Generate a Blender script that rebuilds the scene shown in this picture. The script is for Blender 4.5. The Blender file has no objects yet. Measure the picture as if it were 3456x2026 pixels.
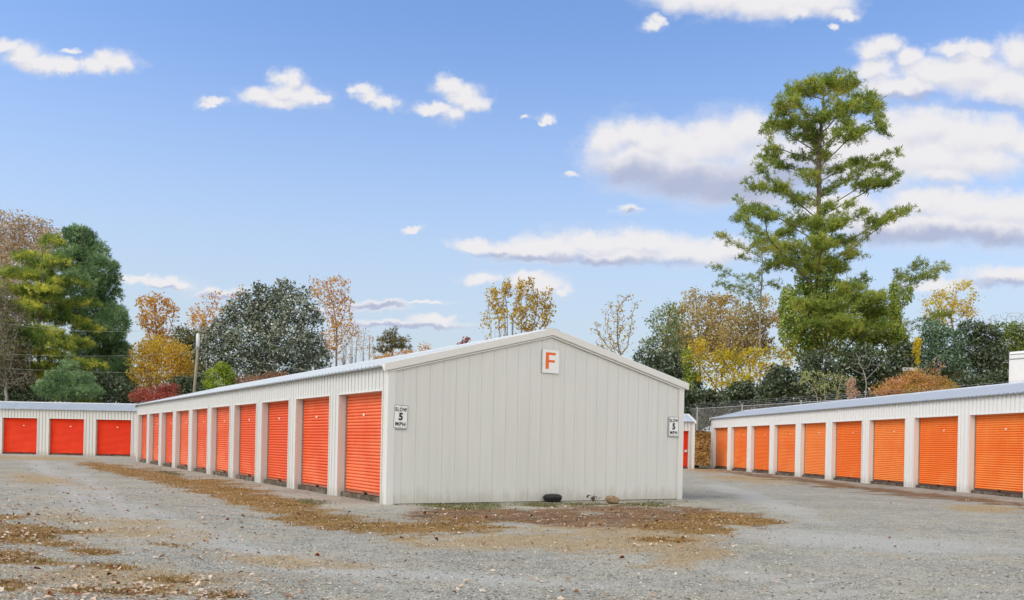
import bpy, math, random
import numpy as np
from mathutils import Matrix, Vector

random.seed(7)
RNG = np.random.default_rng(7)
sc = bpy.context.scene
COL = sc.collection

# ------------------------------------------------------------------ survey
# Camera constants recovered from the two vanishing points of the sheds.
F_PX, ROLL, CX, CY, EYE = 3080.3, 0.0205, 1728.0, 1496.6, 1.3
S = 3456.0 / 2520.0                      # sketch units -> photo pixels
_c, _s = math.cos(ROLL), math.sin(ROLL)


def uv(x, y):
    X, Y = x - CX, y - CY
    return (_c * X + _s * Y) / F_PX, (-_s * X + _c * Y) / F_PX


def at(x, y, Y):                         # sketch point at distance Y -> world
    u, v = uv(x * S, y * S)
    return np.array([u * Y, Y, EYE - v * Y])


def atS(x, y, Y):
    u, v = uv(x, y)
    return np.array([u * Y, Y, EYE - v * Y])


def on_ground(x, y, z=0.0):
    u, v = uv(x * S, y * S)
    Y = (EYE - z) / v
    return np.array([u * Y, Y, z])


def to_px(X, Y, Z):                      # survey of ground points
    u = F_PX * X / Y
    v = -F_PX * (Z - EYE) / Y
    return (CX + _c * u - _s * v) / S, (CY + _s * u + _c * v) / S


def unit(a):
    a = np.asarray(a, float)
    return a / (np.linalg.norm(a, axis=-1, keepdims=True) + 1e-12)


# ------------------------------------------------------------------ noise
def vnoise(x, y, seed=0):
    x = np.asarray(x, float); y = np.asarray(y, float)
    xi = np.floor(x).astype(np.int64); yi = np.floor(y).astype(np.int64)
    xf = x - xi; yf = y - yi
    xf = xf * xf * (3 - 2 * xf); yf = yf * yf * (3 - 2 * yf)

    def h(a, b):
        n = (a * 374761393 + b * 668265263 + seed * 974711) & 0x7fffffff
        n = ((n ^ (n >> 13)) * 1274126177) & 0x7fffffff
        n = n ^ (n >> 16)
        return (n & 0xffff) / 65535.0
    a = h(xi, yi); b = h(xi + 1, yi); c = h(xi, yi + 1); d = h(xi + 1, yi + 1)
    return (a * (1 - xf) + b * xf) * (1 - yf) + (c * (1 - xf) + d * xf) * yf


def fbm(x, y, seed=0, octs=4):
    t = 0; a = .5; s = 0
    for i in range(octs):
        t = t + a * vnoise(x, y, seed + i * 17); s += a
        x = x * 2.03; y = y * 2.03; a *= .5
    return t / s


def sstep(a, b, x):
    t = np.clip((x - a) / (b - a), 0, 1)
    return t * t * (3 - 2 * t)


# ------------------------------------------------------------------ terrain
FENCE = [(26.2, 30.0), (24.5, 38.0), (22.7, 45.7), (18.5, 58.5), (14.4, 71.2), (10.2, 84.0)]


def fence_x(Y):
    ys = [p[1] for p in FENCE]; xs = [p[0] for p in FENCE]
    return np.interp(Y, ys, xs)


def terrain(X, Y):
    X = np.asarray(X, float); Y = np.asarray(Y, float)
    d = (X - fence_x(Y)) * .95            # signed distance to the crest of the bank
    h = 2.45 * sstep(-3.4, .2, d) * sstep(20, 40, Y)
    h = h + .25 * (fbm(X * .5, Y * .5, 5) - .5) * sstep(-3, -1, d)
    h = h + .030 * (fbm(X * .35, Y * .35, 9) - .5) * sstep(4, 9, Y)
    return h


# ------------------------------------------------------------------ materials
def new_mat(name):
    m = bpy.data.materials.new(name); m.use_nodes = True
    nt = m.node_tree; nt.nodes.clear()
    out = nt.nodes.new('ShaderNodeOutputMaterial')
    return m, nt, out


class NT:
    """tiny node-writing helper"""
    def __init__(s, nt): s.nt = nt

    def n(s, t, **kw):
        x = s.nt.nodes.new(t)
        for k, v in kw.items():
            setattr(x, k, v)
        return x

    def link(s, a, b): s.nt.links.new(a, b)

    def put(s, sock, v):
        if isinstance(v, bpy.types.NodeSocket): s.link(v, sock)
        else: sock.default_value = v

    def math(s, op, a, b=None, c=None, clamp=False):
        x = s.n('ShaderNodeMath', operation=op); x.use_clamp = clamp
        s.put(x.inputs[0], a)
        if b is not None: s.put(x.inputs[1], b)
        if c is not None: s.put(x.inputs[2], c)
        return x.outputs[0]

    def vmath(s, op, a, b=None, c=None):
        x = s.n('ShaderNodeVectorMath', operation=op)
        s.put(x.inputs[0], a)
        if b is not None: s.put(x.inputs[1], b)
        if c is not None: s.put(x.inputs[2], c)
        return x.outputs['Value'] if op in ('LENGTH', 'DOT_PRODUCT') else x.outputs[0]

    def noise(s, vec, scale, detail=3, rough=.55, out='Fac', dist=0):
        x = s.n('ShaderNodeTexNoise')
        if vec is not None: s.link(vec, x.inputs['Vector'])
        x.inputs['Scale'].default_value = scale; x.inputs['Detail'].default_value = detail
        x.inputs['Roughness'].default_value = rough; x.inputs['Distortion'].default_value = dist
        return x.outputs[out]

    def vor(s, vec, scale, feature='F1', rnd=1):
        x = s.n('ShaderNodeTexVoronoi', feature=feature)
        if vec is not None: s.link(vec, x.inputs['Vector'])
        x.inputs['Scale'].default_value = scale; x.inputs['Randomness'].default_value = rnd
        return x

    def ramp(s, fac, stops, interp='LINEAR'):
        x = s.n('ShaderNodeValToRGB'); x.color_ramp.interpolation = interp
        e = x.color_ramp.elements
        while len(e) < len(stops): e.new(.5)
        for el, (p, c) in zip(e, stops):
            el.position = p; el.color = (*c, 1) if len(c) == 3 else c
        s.link(fac, x.inputs[0]); return x.outputs[0]

    def mix(s, fac, a, b, blend='MIX'):
        x = s.n('ShaderNodeMix', data_type='RGBA', blend_type=blend)
        s.put(x.inputs[0], fac)
        for sock, v in ((x.inputs[6], a), (x.inputs[7], b)):
            if isinstance(v, bpy.types.NodeSocket): s.link(v, sock)
            else: sock.default_value = (*v, 1) if len(v) == 3 else v
        return x.outputs[2]

    def mapr(s, v, a, b, c=0., d=1., smooth=True):
        x = s.n('ShaderNodeMapRange'); x.interpolation_type = 'SMOOTHSTEP' if smooth else 'LINEAR'
        s.put(x.inputs[0], v)
        for i, k in enumerate((a, b, c, d)): x.inputs[i + 1].default_value = k
        return x.outputs[0]

    def bump(s, h, strength, dist):
        x = s.n('ShaderNodeBump'); x.inputs['Strength'].default_value = strength
        x.inputs['Distance'].default_value = dist
        s.link(h, x.inputs['Height']); return x.outputs[0]

    def coords(s, kind='Object'):
        return s.n('ShaderNodeTexCoord').outputs[kind]

    def scalev(s, vec, sx, sy, sz):
        return s.vmath('MULTIPLY', vec, (sx, sy, sz))

    def principled(s, out, color, rough=.6, metal=0., spec=.5, normal=None):
        b = s.n('ShaderNodeBsdfPrincipled')
        if isinstance(color, bpy.types.NodeSocket): s.link(color, b.inputs['Base Color'])
        else: b.inputs['Base Color'].default_value = (*color, 1)
        s.put(b.inputs['Roughness'], rough); s.put(b.inputs['Metallic'], metal)
        b.inputs['Specular IOR Level'].default_value = spec
        if normal is not None: s.link(normal, b.inputs['Normal'])
        s.link(b.outputs[0], out.inputs[0]); return b


def plain(name, color, rough=.6, metal=0., var=.12, scale=6., spec=.4):
    m, nt, out = new_mat(name); k = NT(nt)
    n = k.noise(k.coords(), scale, 4)
    dark = tuple(c * (1 - var) for c in color); lite = tuple(min(1, c * (1 + var)) for c in color)
    k.principled(out, k.ramp(n, [(.3, dark), (.7, lite)]), rough, metal, spec)
    return m


def painted_panel(name, color, streak=.08, stain=(.30, .25, .18), amt=.35):
    m, nt, out = new_mat(name); k = NT(nt)
    co = k.coords()
    st = k.noise(k.scalev(co, 9, 9, .35), 1.0, 4, .6)
    big = k.noise(co, .6, 3)
    v = k.math('ADD', k.math('MULTIPLY', st, .65), k.math('MULTIPLY', big, .35))
    c = k.ramp(v, [(.30, tuple(x * (1 - streak) for x in color)), (.70, tuple(x * (1 + streak * .4) for x in color))])
    # rain-splash dirt with a ragged upper edge, only where mud has splashed
    z = k.n('ShaderNodeSeparateXYZ'); k.link(co, z.inputs[0])
    rag = k.noise(k.scalev(co, 3, 3, .8), 1.6, 5, .7)
    hgt = k.math('SUBTRACT', k.math('MULTIPLY', rag, .75), z.outputs[2])
    msk = k.mapr(hgt, .02, .38, 0, amt)
    c = k.mix(msk, c, stain)
    spots = k.mapr(k.noise(co, 26, 2), .74, .80, 0, .35)
    c = k.mix(spots, c, stain)
    nrm = k.bump(k.noise(k.scalev(co, 1, 1, .5), 2.2, 2), .25, .02)
    k.principled(out, c, .48, 0, .35, nrm)
    return m


def door_paint(name, color, fade):
    m, nt, out = new_mat(name); k = NT(nt)
    co = k.coords()
    g = k.n('ShaderNodeObjectInfo')
    v = k.math('ADD', k.noise(co, 1.1, 3), k.math('MULTIPLY', k.math('SUBTRACT', g.outputs['Random'], .5), .55))
    c = k.mix(k.mapr(v, .35, .75, 0, 1), color, fade)
    dirt = k.mapr(k.noise(k.scalev(co, 6, 6, .8), 2.0, 5, .72), .54, .76, 0, .42)
    c = k.mix(dirt, c, tuple(x * .62 for x in color))
    k.principled(out, c, .45, 0, .22)
    return m


def galvanised(name, color, rough=.38, metal=.55):
    m, nt, out = new_mat(name); k = NT(nt)
    co = k.coords()
    v = k.noise(k.scalev(co, 3, .5, .5), 1.3, 4, .6)
    c = k.ramp(v, [(.3, tuple(x * .86 for x in color)), (.7, color)])
    rust = k.mapr(k.noise(co, 7, 4, .7), .68, .80, 0, .25)
    c = k.mix(rust, c, (.33, .26, .20))
    k.principled(out, c, rough, metal, .5)
    return m


def leaf_mat(name, cols, clump=.5, trans=.30, gloss=.0, per_leaf=.5, rough=.6, gain=1.0):
    """leaf colours vary leaf by leaf and branch by branch; magnolia stops also paint in glints"""
    m, nt, out = new_mat(name); k = NT(nt)
    geo = k.n('ShaderNodeNewGeometry')
    co = k.coords()
    v = k.noise(co, clump, 3, .6)
    v = k.mapr(v, .30, .70, 0, 1, False)
    v = k.math('ADD', k.math('MULTIPLY', v, 1 - per_leaf), k.math('MULTIPLY', geo.outputs['Random Per Island'], per_leaf))
    n = len(cols)
    cols = [tuple(min(.78, x * gain) for x in cc) for cc in cols]
    c = k.ramp(v, [(.12 + .76 * i / max(1, n - 1), cc) for i, cc in enumerate(cols)])
    d = k.n('ShaderNodeBsdfDiffuse'); k.link(c, d.inputs[0])
    t = k.n('ShaderNodeBsdfTranslucent'); k.link(k.mix(.3, c, (1, .95, .5), 'MULTIPLY'), t.inputs[0])
    mx = k.n('ShaderNodeMixShader'); mx.inputs[0].default_value = min(.5, trans * 1.45)
    k.link(d.outputs[0], mx.inputs[1]); k.link(t.outputs[0], mx.inputs[2])
    res = mx.outputs[0]
    if gloss > 0:
        g = k.n('ShaderNodeBsdfGlossy'); g.inputs['Roughness'].default_value = rough
        g.inputs['Color'].default_value = (.9, .95, .95, 1)
        m2 = k.n('ShaderNodeMixShader'); m2.inputs[0].default_value = gloss
        k.link(res, m2.inputs[1]); k.link(g.outputs[0], m2.inputs[2]); res = m2.outputs[0]
    k.link(res, out.inputs[0])
    return m


# ------------------------------------------------------------------ mesh tools
class MB:
    def __init__(s): s.v = []; s.f = []; s.m = []

    def vert(s, p): s.v.append(tuple(p)); return len(s.v) - 1

    def face(s, pts, mi=0):
        s.f.append([s.vert(p) for p in pts]); s.m.append(mi)

    def box(s, a, b, mi=0):
        (x0, y0, z0), (x1, y1, z1) = a, b
        i = [s.vert(p) for p in ((x0, y0, z0), (x1, y0, z0), (x1, y1, z0), (x0, y1, z0),
                                 (x0, y0, z1), (x1, y0, z1), (x1, y1, z1), (x0, y1, z1))]
        for q in ((0, 3, 2, 1), (4, 5, 6, 7), (0, 1, 5, 4), (1, 2, 6, 5), (2, 3, 7, 6), (3, 0, 4, 7)):
            s.f.append([i[k] for k in q]); s.m.append(mi)

    def tube(s, pts, rad, n=8, mi=0, cap=True):
        pts = [np.array(p, float) for p in pts]
        if not hasattr(rad, '__len__'): rad = [rad] * len(pts)
        rings = []
        for i, p in enumerate(pts):
            d = unit(pts[min(i + 1, len(pts) - 1)] - pts[max(i - 1, 0)])
            up = np.array([0, 0, 1.]) if abs(d[2]) < .9 else np.array([1., 0, 0])
            a = unit(np.cross(d, up)); b = np.cross(d, a)
            rings.append([s.vert(p + rad[i] * (math.cos(2 * math.pi * j / n) * a + math.sin(2 * math.pi * j / n) * b)) for j in range(n)])
        for r0, r1 in zip(rings, rings[1:]):
            for j in range(n):
                s.f.append([r0[j], r0[(j + 1) % n], r1[(j + 1) % n], r1[j]]); s.m.append(mi)
        if cap:
            s.f.append(rings[0][::-1]); s.m.append(mi); s.f.append(rings[-1]); s.m.append(mi)

    def build(s, name, mats, parent=None, smooth=False, bevel=0):
        me = bpy.data.meshes.new(name)
        me.from_pydata(s.v, [], s.f)
        if not isinstance(mats, (list, tuple)): mats = [mats]
        for m in mats: me.materials.append(m)
        me.polygons.foreach_set('material_index', s.m)
        if smooth: me.polygons.foreach_set('use_smooth', [True] * len(s.f))
        me.update()
        o = bpy.data.objects.new(name, me); COL.objects.link(o)
        if parent is not None: o.parent = parent
        if bevel:
            b = o.modifiers.new('bevel', 'BEVEL'); b.width = bevel; b.segments = 2; b.limit_method = 'ANGLE'
        return o


def arr_mesh(name, verts, faces, mat, parent=None, smooth=False):
    """verts (n,3), faces (m,k) numpy"""
    me = bpy.data.meshes.new(name)
    verts = np.ascontiguousarray(verts, np.float32); faces = np.ascontiguousarray(faces, np.int32)
    m, k = faces.shape
    me.vertices.add(len(verts)); me.vertices.foreach_set('co', verts.ravel())
    me.loops.add(m * k); me.loops.foreach_set('vertex_index', faces.ravel())
    me.polygons.add(m)
    me.polygons.foreach_set('loop_start', np.arange(0, m * k, k, dtype=np.int32))
    if smooth: me.polygons.foreach_set('use_smooth', np.ones(m, bool))
    for mm in (mat if isinstance(mat, list) else [mat]): me.materials.append(mm)
    me.update(calc_edges=True)
    o = bpy.data.objects.new(name, me); COL.objects.link(o)
    if parent is not None: o.parent = parent
    return o


def tag(o, label, cat, group=None, kind=None):
    if label: o['label'] = label
    if cat: o['category'] = cat
    if group: o['group'] = group
    if kind: o['kind'] = kind
    return o


def thing(name, label, cat, loc=(0, 0, 0), rot=0, group=None):
    o = bpy.data.objects.new(name, None); COL.objects.link(o)
    o.empty_display_size = .2
    o.location = loc; o.rotation_euler = (0, 0, rot)
    return tag(o, label, cat, group)


# ------------------------------------------------------------------ palette
M = {}
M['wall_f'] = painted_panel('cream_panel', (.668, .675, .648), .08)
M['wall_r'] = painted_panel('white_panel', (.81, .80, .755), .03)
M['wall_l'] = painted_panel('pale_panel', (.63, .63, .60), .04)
M['trim'] = painted_panel('trim_paint', (.71, .71, .685), .04, amt=.18)
M['trim_r'] = painted_panel('white_trim', (.78, .775, .75), .04, amt=.18)
M['roof'] = galvanised('galvanised_roof', (.62, .67, .71), .45, .25)
M['roof_r'] = galvanised('zinc_roof', (.40, .45, .54), .40, .4)
M['cap'] = galvanised('pale_ridge_metal', (.78, .80, .80), .45, .2)
M['door_f'] = door_paint('orange_door_faded', (.80, .120, .034), (.89, .215, .090))
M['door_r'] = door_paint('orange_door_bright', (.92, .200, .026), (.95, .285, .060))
M['door_l'] = door_paint('orange_door_deep', (.76, .038, .005), (.82, .055, .009))
M['dark_metal'] = plain('dark_metal', (.05, .045, .04), .5, .5)
M['grey_metal'] = plain('grey_metal', (.35, .36, .36), .45, .6)
M['steel'] = plain('steel', (.62, .62, .60), .35, .7)
M['plate'] = plain('plate_white', (.82, .68, .56), .5)
M['sign_white'] = plain('sign_white', (.80, .81, .81), .4, 0, .03)
M['sign_black'] = plain('sign_black', (.016, .016, .016), .5, 0, .1)
M['sign_orange'] = plain('sign_orange', (.80, .14, .015), .45, 0, .08)
M['bark'] = plain('bark', (.16, .125, .10), .9, 0, .4, 3)
M['bark_pale'] = plain('bark_pale', (.36, .32, .28), .9, 0, .25, 3)
M['bark_pine'] = plain('bark_pine', (.145, .11, .085), .9, 0, .4, 4)
M['twig'] = plain('twig', (.24, .19, .155), .9, 0, .3, 2)
M['twig_grey'] = plain('twig_grey', (.33, .31, .28), .9, 0, .3, 2)


def slab_mat():
    m, nt, out = new_mat('dirty_concrete'); k = NT(nt)
    co = k.coords()
    v = k.noise(co, 5, 6, .7)
    c = k.ramp(v, [(.3, (.045, .032, .022)), (.48, (.11, .085, .06)), (.70, (.25, .22, .175))])
    k.principled(out, c, .9, 0, .2, k.bump(v, .6, .02)); return m


M['slab'] = slab_mat()


# ------------------------------------------------------------------ storage sheds
def ribbed(mb, axis, a, b, off, out, zb, zt, pitch, rw, rh, phase=0., mi=0):
    """sheet panel with raised ribs. axis 0: runs along x at y=off; axis 1: along y at x=off. zt callable"""
    prof = [(a, 0.)]
    k0 = math.ceil((a - phase + rw) / pitch)
    x = phase + k0 * pitch
    while x < b - rw:
        prof += [(x - rw * .5, 0), (x - rw * .28, rh), (x + rw * .28, rh), (x + rw * .5, 0)]
        x += pitch
    prof.append((b, 0.))
    def P(t, d, z):
        return (t, off + out * d, z) if axis == 0 else (off + out * d, t, z)
    extra = []
    for (t0, d0), (t1, d1) in zip(prof, prof[1:]):
        mb.face([P(t0, d0, zb), P(t1, d1, zb), P(t1, d1, zt(t1)), P(t0, d0, zt(t0))], mi)


def slat_door(w, zb, zt, mats, recess_dir):
    """one curtain of rounded slats, local origin at lower left of the opening, outward = -recess_dir * y"""
    mb = MB(); o = -recess_dir
    n = int(round((zt - zb) / .0715)); h = (zt - zb) / n
    prof = []
    for i in range(n):
        z = zb + i * h
        for q, d in ((0, -.010), (.10, .010), (.26, .022), (.55, .026), (.80, .017), (.93, .003)):
            prof.append((z + q * h, d))
    prof.append((zt, 0))
    vs = []
    for z, d in prof:
        vs.append((mb.vert((0.03, o * d, z)), mb.vert((w - 0.03, o * d, z))))
    for (a0, a1), (b0, b1) in zip(vs, vs[1:]):
        mb.f.append([a0, a1, b1, b0]); mb.m.append(0)
    return mb


def storage_shed(label, O, d, side, L, W, he, hr, ho, openings, mats, near_rib=.305, recess=.20, zb=.125,
                 roof_over=.11, front_pitch=.2, gables=(True, True)):
    """front wall along +x, building behind it at y*side. ground at z=0"""
    ang = math.atan2(d[1], d[0])
    root = thing('storage_building', label, 'storage building', (O[0], O[1], 0), ang)
    s = side
    wall, trim, roofm, capm, doorm = mats
    B = -.06
    # ---- front wall: header, piers, jambs
    mb = MB()
    ribbed(mb, 0, 0, L, 0, -s, ho, lambda t: he, front_pitch, .044, -.045, .1)
    edges = [0.] + [e for ab in openings for e in ab] + [L]
    for i in range(0, len(edges), 2):
        a, b = edges[i], edges[i + 1]
        if b - a > .02:
            ribbed(mb, 0, a, b, 0, -s, B, lambda t: ho, front_pitch, .044, -.045, .1)
    for a, b in openings:
        for e in (a, b):
            mb.face([(e, 0, B), (e, s * (recess + .06), B), (e, s * (recess + .06), ho), (e, 0, ho)])
        mb.face([(a, 0, ho), (b, 0, ho), (b, s * (recess + .06), ho), (a, s * (recess + .06), ho)])
    mb.build('front_wall', wall, root)
    # ---- opening trim
    tm = None
    for a, b in openings:
        if tm is None or abs(tm[1] - (b - a)) > 1e-3:
            p = -s * .026; w = b - a
            U_ = [(-.035, B), (-.002, B), (-.002, ho + .002), (w + .002, ho + .002), (w + .002, B), (w + .035, B), (w + .035, ho + .035), (-.035, ho + .035)]
            mb = MB(); i0 = [mb.vert((x, p, z)) for x, z in U_]; i1 = [mb.vert((x, 0, z)) for x, z in U_]
            for ring_ in (i0, i1):
                for q_ in ((0, 1, 2, 7), (2, 3, 6, 7), (3, 4, 5, 6)):
                    mb.f.append([ring_[x] for x in q_]); mb.m.append(0)
            for x in range(8): mb.f.append([i0[x], i0[(x + 1) % 8], i1[(x + 1) % 8], i1[x]]); mb.m.append(0)
            o = mb.build('opening_trim', trim, root); tm = (o, w)
        else:
            o = tm[0].copy(); COL.objects.link(o); o.parent = root
        o.location = (a, 0, 0)
    # ---- gables and back
    def zr(y):
        return he + (hr - he) * (1 - abs(abs(y) - W / 2) / (W / 2))
    for t, outw in ((0, -1), (L, 1)):
        if not gables[0 if t == 0 else 1]: continue
        mb = MB()
        prof = MB()
        ymid = s * W / 2
        ys = sorted([0, ymid]); ribbed(mb, 1, ys[0], ys[1], t, outw, .02, zr, near_rib, .020, -.008, 0.)
        ys = sorted([ymid, s * W]); ribbed(mb, 1, ys[0], ys[1], t, outw, .02, zr, near_rib, .020, -.008, 0.)
        mb.build('gable_wall', wall, root)
    mb = MB(); ribbed(mb, 0, 0, L, s * W, s, B, lambda t: he, .3, .05, .02); mb.build('back_wall', wall, root)
    # ---- foundation slab, seen as a curb under each door
    mb = MB(); y0, y1 = sorted((s * .07, s * (W - .05)))
    mb.box((.03, y0, -.08), (L - .03, y1, zb - .012))
    mb.build('foundation_slab', M['slab'], root)
    # ---- roof
    mb = MB()
    slope = (hr - he) / (W / 2)
    ov = roof_over
    for half in (0, 1):
        ye, ym = (-ov, W / 2) if half == 0 else (W + ov, W / 2)
        ze = he - ov * slope + .03; zm = hr + .03
        pr = [(-.06, 0.)]; t = .1
        while t < L:
            pr += [(t - .035, 0), (t - .018, .026), (t + .018, .026), (t + .035, 0)]; t += .2286
        pr.append((L + .06, 0.))
        for (t0, d0), (t1, d1) in zip(pr, pr[1:]):
            mb.face([(t0, s * ye, ze + d0), (t1, s * ye, ze + d1), (t1, s * ym, zm + d1), (t0, s * ym, zm + d0)])
        # turned-down drip edge
        for (t0, d0), (t1, d1) in zip(pr, pr[1:]):
            mb.face([(t0, s * ye, ze - .03), (t1, s * ye, ze - .03), (t1, s * ye, ze + d1), (t0, s * ye, ze + d0)], 1)
    mb.build('roof', [roofm, M['grey_metal']], root)
    mb = MB()
    for sg in (-1, 1):
        mb.face([(-.07, s * W / 2, hr + .075), (L + .07, s * W / 2, hr + .075),
                 (L + .07, s * (W / 2 + sg * .19), hr + .075 - .19 * slope), (-.07, s * (W / 2 + sg * .19), hr + .075 - .19 * slope)])
        mb.face([(-.07, s * (W / 2 + sg * .19), hr + .075 - .19 * slope), (L + .07, s * (W / 2 + sg * .19), hr + .075 - .19 * slope),
                 (L + .07, s * (W / 2 + sg * .19), hr + .04 - .19 * slope), (-.07, s * (W / 2 + sg * .19), hr + .04 - .19 * slope)])
    mb.build('ridge_cap', capm, root)
    # ---- rake trim on both ends: deep fascia, return lip, J channel
    for t, o in ((0, -1), (L, 1)):
        for half in (0, 1):
            mb = MB()
            ya, yb = (-ov - .02, W / 2) if half == 0 else (W + ov + .02, W / 2)
            za, zb_ = he - (ov + .02) * slope, hr
            def sweep(pts):
                A = [(t + o * x, s * ya, za + z) for x, z in pts]; Bq = [(t + o * x, s * yb, zb_ + z) for x, z in pts]
                for i in range(len(pts) - 1):
                    mb.face([A[i], A[i + 1], Bq[i + 1], Bq[i]])
                mb.face(A)
            sweep([(-.12, .064), (.075, .068), (.082, .060), (.080, -.085), (.072, -.096), (.040, -.098), (.040, -.104)])
            ya, yb = (.0, W / 2) if half == 0 else (W, W / 2)
            za, zb_ = he, hr
            sweep([(.02, -.105), (.046, -.108), (.046, -.138), (.024, -.142)])
            mb.build('rake_trim', trim, root)
    # ---- corner trim
    for t, o in ((0, -1), (L, 1)):
        for yy, oy in ((0, -s), (s * W, s)):
            mb = MB()
            th = .028; wl = .13
            za = -.05; zb2 = he - .05
            x0, x1 = sorted((t + o * th, t - o * (wl - .03)))
            y0, y1 = sorted((yy + oy * th, yy + oy * .003))
            mb.box((x0, y0, za), (x1, y1, zb2))
            x0, x1 = sorted((t + o * th, t + o * .003))
            y0, y1 = sorted((yy + oy * .003, yy - oy * wl))
            mb.box((x0, y0, za), (x1, y1, zb2))
            mb.build('corner_trim', trim, root)
    # ---- roller doors
    proto = None
    for a, b in openings:
        w = b - a
        if proto is None or abs(proto[1] - w) > 1e-3:
            D = slat_door(w, zb + .05, ho + .02, None, s).build('roller_door', doorm, root)
            D.location = (a, s * recess, 0)
            kids = []
            q = MB(); y0, y1 = sorted((-s * .03, s * .012)); q.box((.03, y0, zb), (w - .03, y1, zb + .048))
            kids.append(q.build('bottom_bar', M['door_bar_' + doorm.name] if ('door_bar_' + doorm.name) in M else M['dark_metal'], D))
            for x0, x1 in ((.004, .034), (w - .034, w - .004)):
                q = MB(); y0, y1 = sorted((-s * .05, s * .02)); q.box((x0, y0, zb), (x1, y1, ho - .005))
                kids.append(q.build('door_track', M['grey_metal'], D))
            q = MB(); y0, y1 = sorted((-s * .034, -s * .023))
            q.box((w * .56, y0, ho - .49), (w * .56 + .095, y1, ho - .437))
            kids.append(q.build('number_plate', M['plate'], D, bevel=.003))
            q = MB(); y0, y1 = sorted((-s * .052, -s * .031))
            q.box((w * .49 - .07, y0, zb + .006), (w * .49 + .05, y1, zb + .042))
            y0, y1 = sorted((-s * .075, -s * .053))
            q.box((w * .49 - .03, y0, zb - .035), (w * .49 + .01, y1, zb + .03))
            q.tube([(w * .49 - .025, -s * .07, zb + .03), (w * .49 - .02, -s * .09, zb + .075), (w * .49 + .015, -s * .09, zb + .075), (w * .49 + .02, -s * .07, zb + .03)], .007, 6)
            kids.append(q.build('latch', M['dark_metal'], D))
            proto = (D, w, kids)
        else:
            D = proto[0].copy(); COL.objects.link(D); D.parent = root
            D.location = (a, s * recess, 0)
            for c in proto[2]:
                e = c.copy(); COL.objects.link(e); e.parent = D
    return root


M['door_bar_' + M['door_f'].name] = plain('bar_f', (.40, .14, .08), .5)
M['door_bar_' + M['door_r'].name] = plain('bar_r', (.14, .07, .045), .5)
M['door_bar_' + M['door_l'].name] = plain('bar_l', (.22, .03, .02), .5)

# the shed in the middle, letter F
azF = -.5382
OF = np.array([-2.5132, 18.4794]); dF = np.array([math.sin(azF), math.cos(azF)]); nF = np.array([math.cos(azF), -math.sin(azF)])
WF, HEF, HRF = 7.7928, 2.83, 3.83
opF = [(.302 + 3.1667 * k, .302 + 3.1667 * k + 2.5418) for k in range(10)]
shedF = storage_shed('long cream metal storage building in the middle with the letter F on its blank gable',
                     OF, dF, -1, 31.75, WF, HEF, HRF, 2.324, opF, (M['wall_f'], M['trim'], M['roof'], M['cap'], M['door_f']))
# the shed on the right
azR = -.081
OR = np.array([12.4274, 56.8832]); dR = -np.array([math.sin(azR), math.cos(azR)])
opR = [(.472 + 3.4066 * k, .472 + 3.4066 * k + 2.7538) for k in range(11)]
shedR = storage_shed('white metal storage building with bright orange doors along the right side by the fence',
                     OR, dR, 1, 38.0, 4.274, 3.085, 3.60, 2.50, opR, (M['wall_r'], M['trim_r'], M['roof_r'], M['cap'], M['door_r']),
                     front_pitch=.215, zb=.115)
# the shed that closes the yard at the back
pL0 = np.array([-35.6, 56.92]); pL1 = np.array([10.83, 54.26]); dL = unit(pL1 - pL0); LL = float(np.linalg.norm(pL1 - pL0))
def tL(x): return (x - pL0[0]) / dL[0]
opL = []
for k in range(-1, 12):
    r = -23.47 + 2.985 * (k - 2)
    if r < 7: opL.append((tL(r - 2.24), tL(r)))
opL.append((tL(10.50 - 2.24), tL(10.50)))
shedL = storage_shed('low pale storage building with deep red-orange doors across the far end of the yard',
                     pL0, dL, 1, LL, 6.0, 2.80, 3.30, 2.25, opL, (M['wall_l'], M['trim'], M['roof'], M['cap'], M['door_l']),
                     zb=.07, recess=.16)
# hasp lock at hand height on the last door of the far shed
q = MB(); x = tL(10.50) - .22
q.box((x, .08, .98), (x + .16, .13, 1.12)); q.build('hand_latch', M['steel'], shedL, bevel=.01)


# ------------------------------------------------------------------ signs
def text_mesh(body, tw, th_, bold, mat, parent, loc, name):
    cu = bpy.data.curves.new(name, 'FONT'); cu.body = body; cu.size = .1; cu.offset = bold
    cu.align_x = 'CENTER'; cu.align_y = 'CENTER'; cu.extrude = .0015; cu.space_character = 1.25
    to = bpy.data.objects.new(name + '_tmp', cu); COL.objects.link(to)
    bpy.context.view_layer.update()
    me = bpy.data.meshes.new_from_object(to.evaluated_get(bpy.context.evaluated_depsgraph_get()))
    bpy.data.objects.remove(to)
    me.name = name; me.materials.clear(); me.materials.append(mat)
    xs_ = [v.co.x for v in me.vertices]; ys_ = [v.co.y for v in me.vertices]
    me.transform(Matrix.Translation((-(max(xs_) + min(xs_)) / 2, -(max(ys_) + min(ys_)) / 2, 0)))
    me.transform(Matrix.Diagonal((tw / (max(xs_) - min(xs_)), th_ / (max(ys_) - min(ys_)), 1, 1)))
    o = bpy.data.objects.new(name, me); COL.objects.link(o); o.parent = parent
    o.location = loc
    return o


def gable_point(xS, yS, proud):
    """photo point on the gable plane of the middle shed"""
    u, v = uv(xS, yS)
    k = float(np.dot(OF, dF) / np.dot(np.array([u, 1.]), dF))
    k -= proud / abs(float(np.dot(np.array([u, 1.]), dF)))
    return np.array([u * k, k, EYE - v * k])


def rounded(w, h, r, n=5):
    pts = []
    for cx, cy, a0 in ((w / 2 - r, h / 2 - r, 0), (-w / 2 + r, h / 2 - r, 90), (-w / 2 + r, -h / 2 + r, 180), (w / 2 - r, -h / 2 + r, 270)):
        for i in range(n + 1):
            a = math.radians(a0 + 90 * i / n); pts.append((cx + r * math.cos(a), cy + r * math.sin(a)))
    return pts


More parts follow.
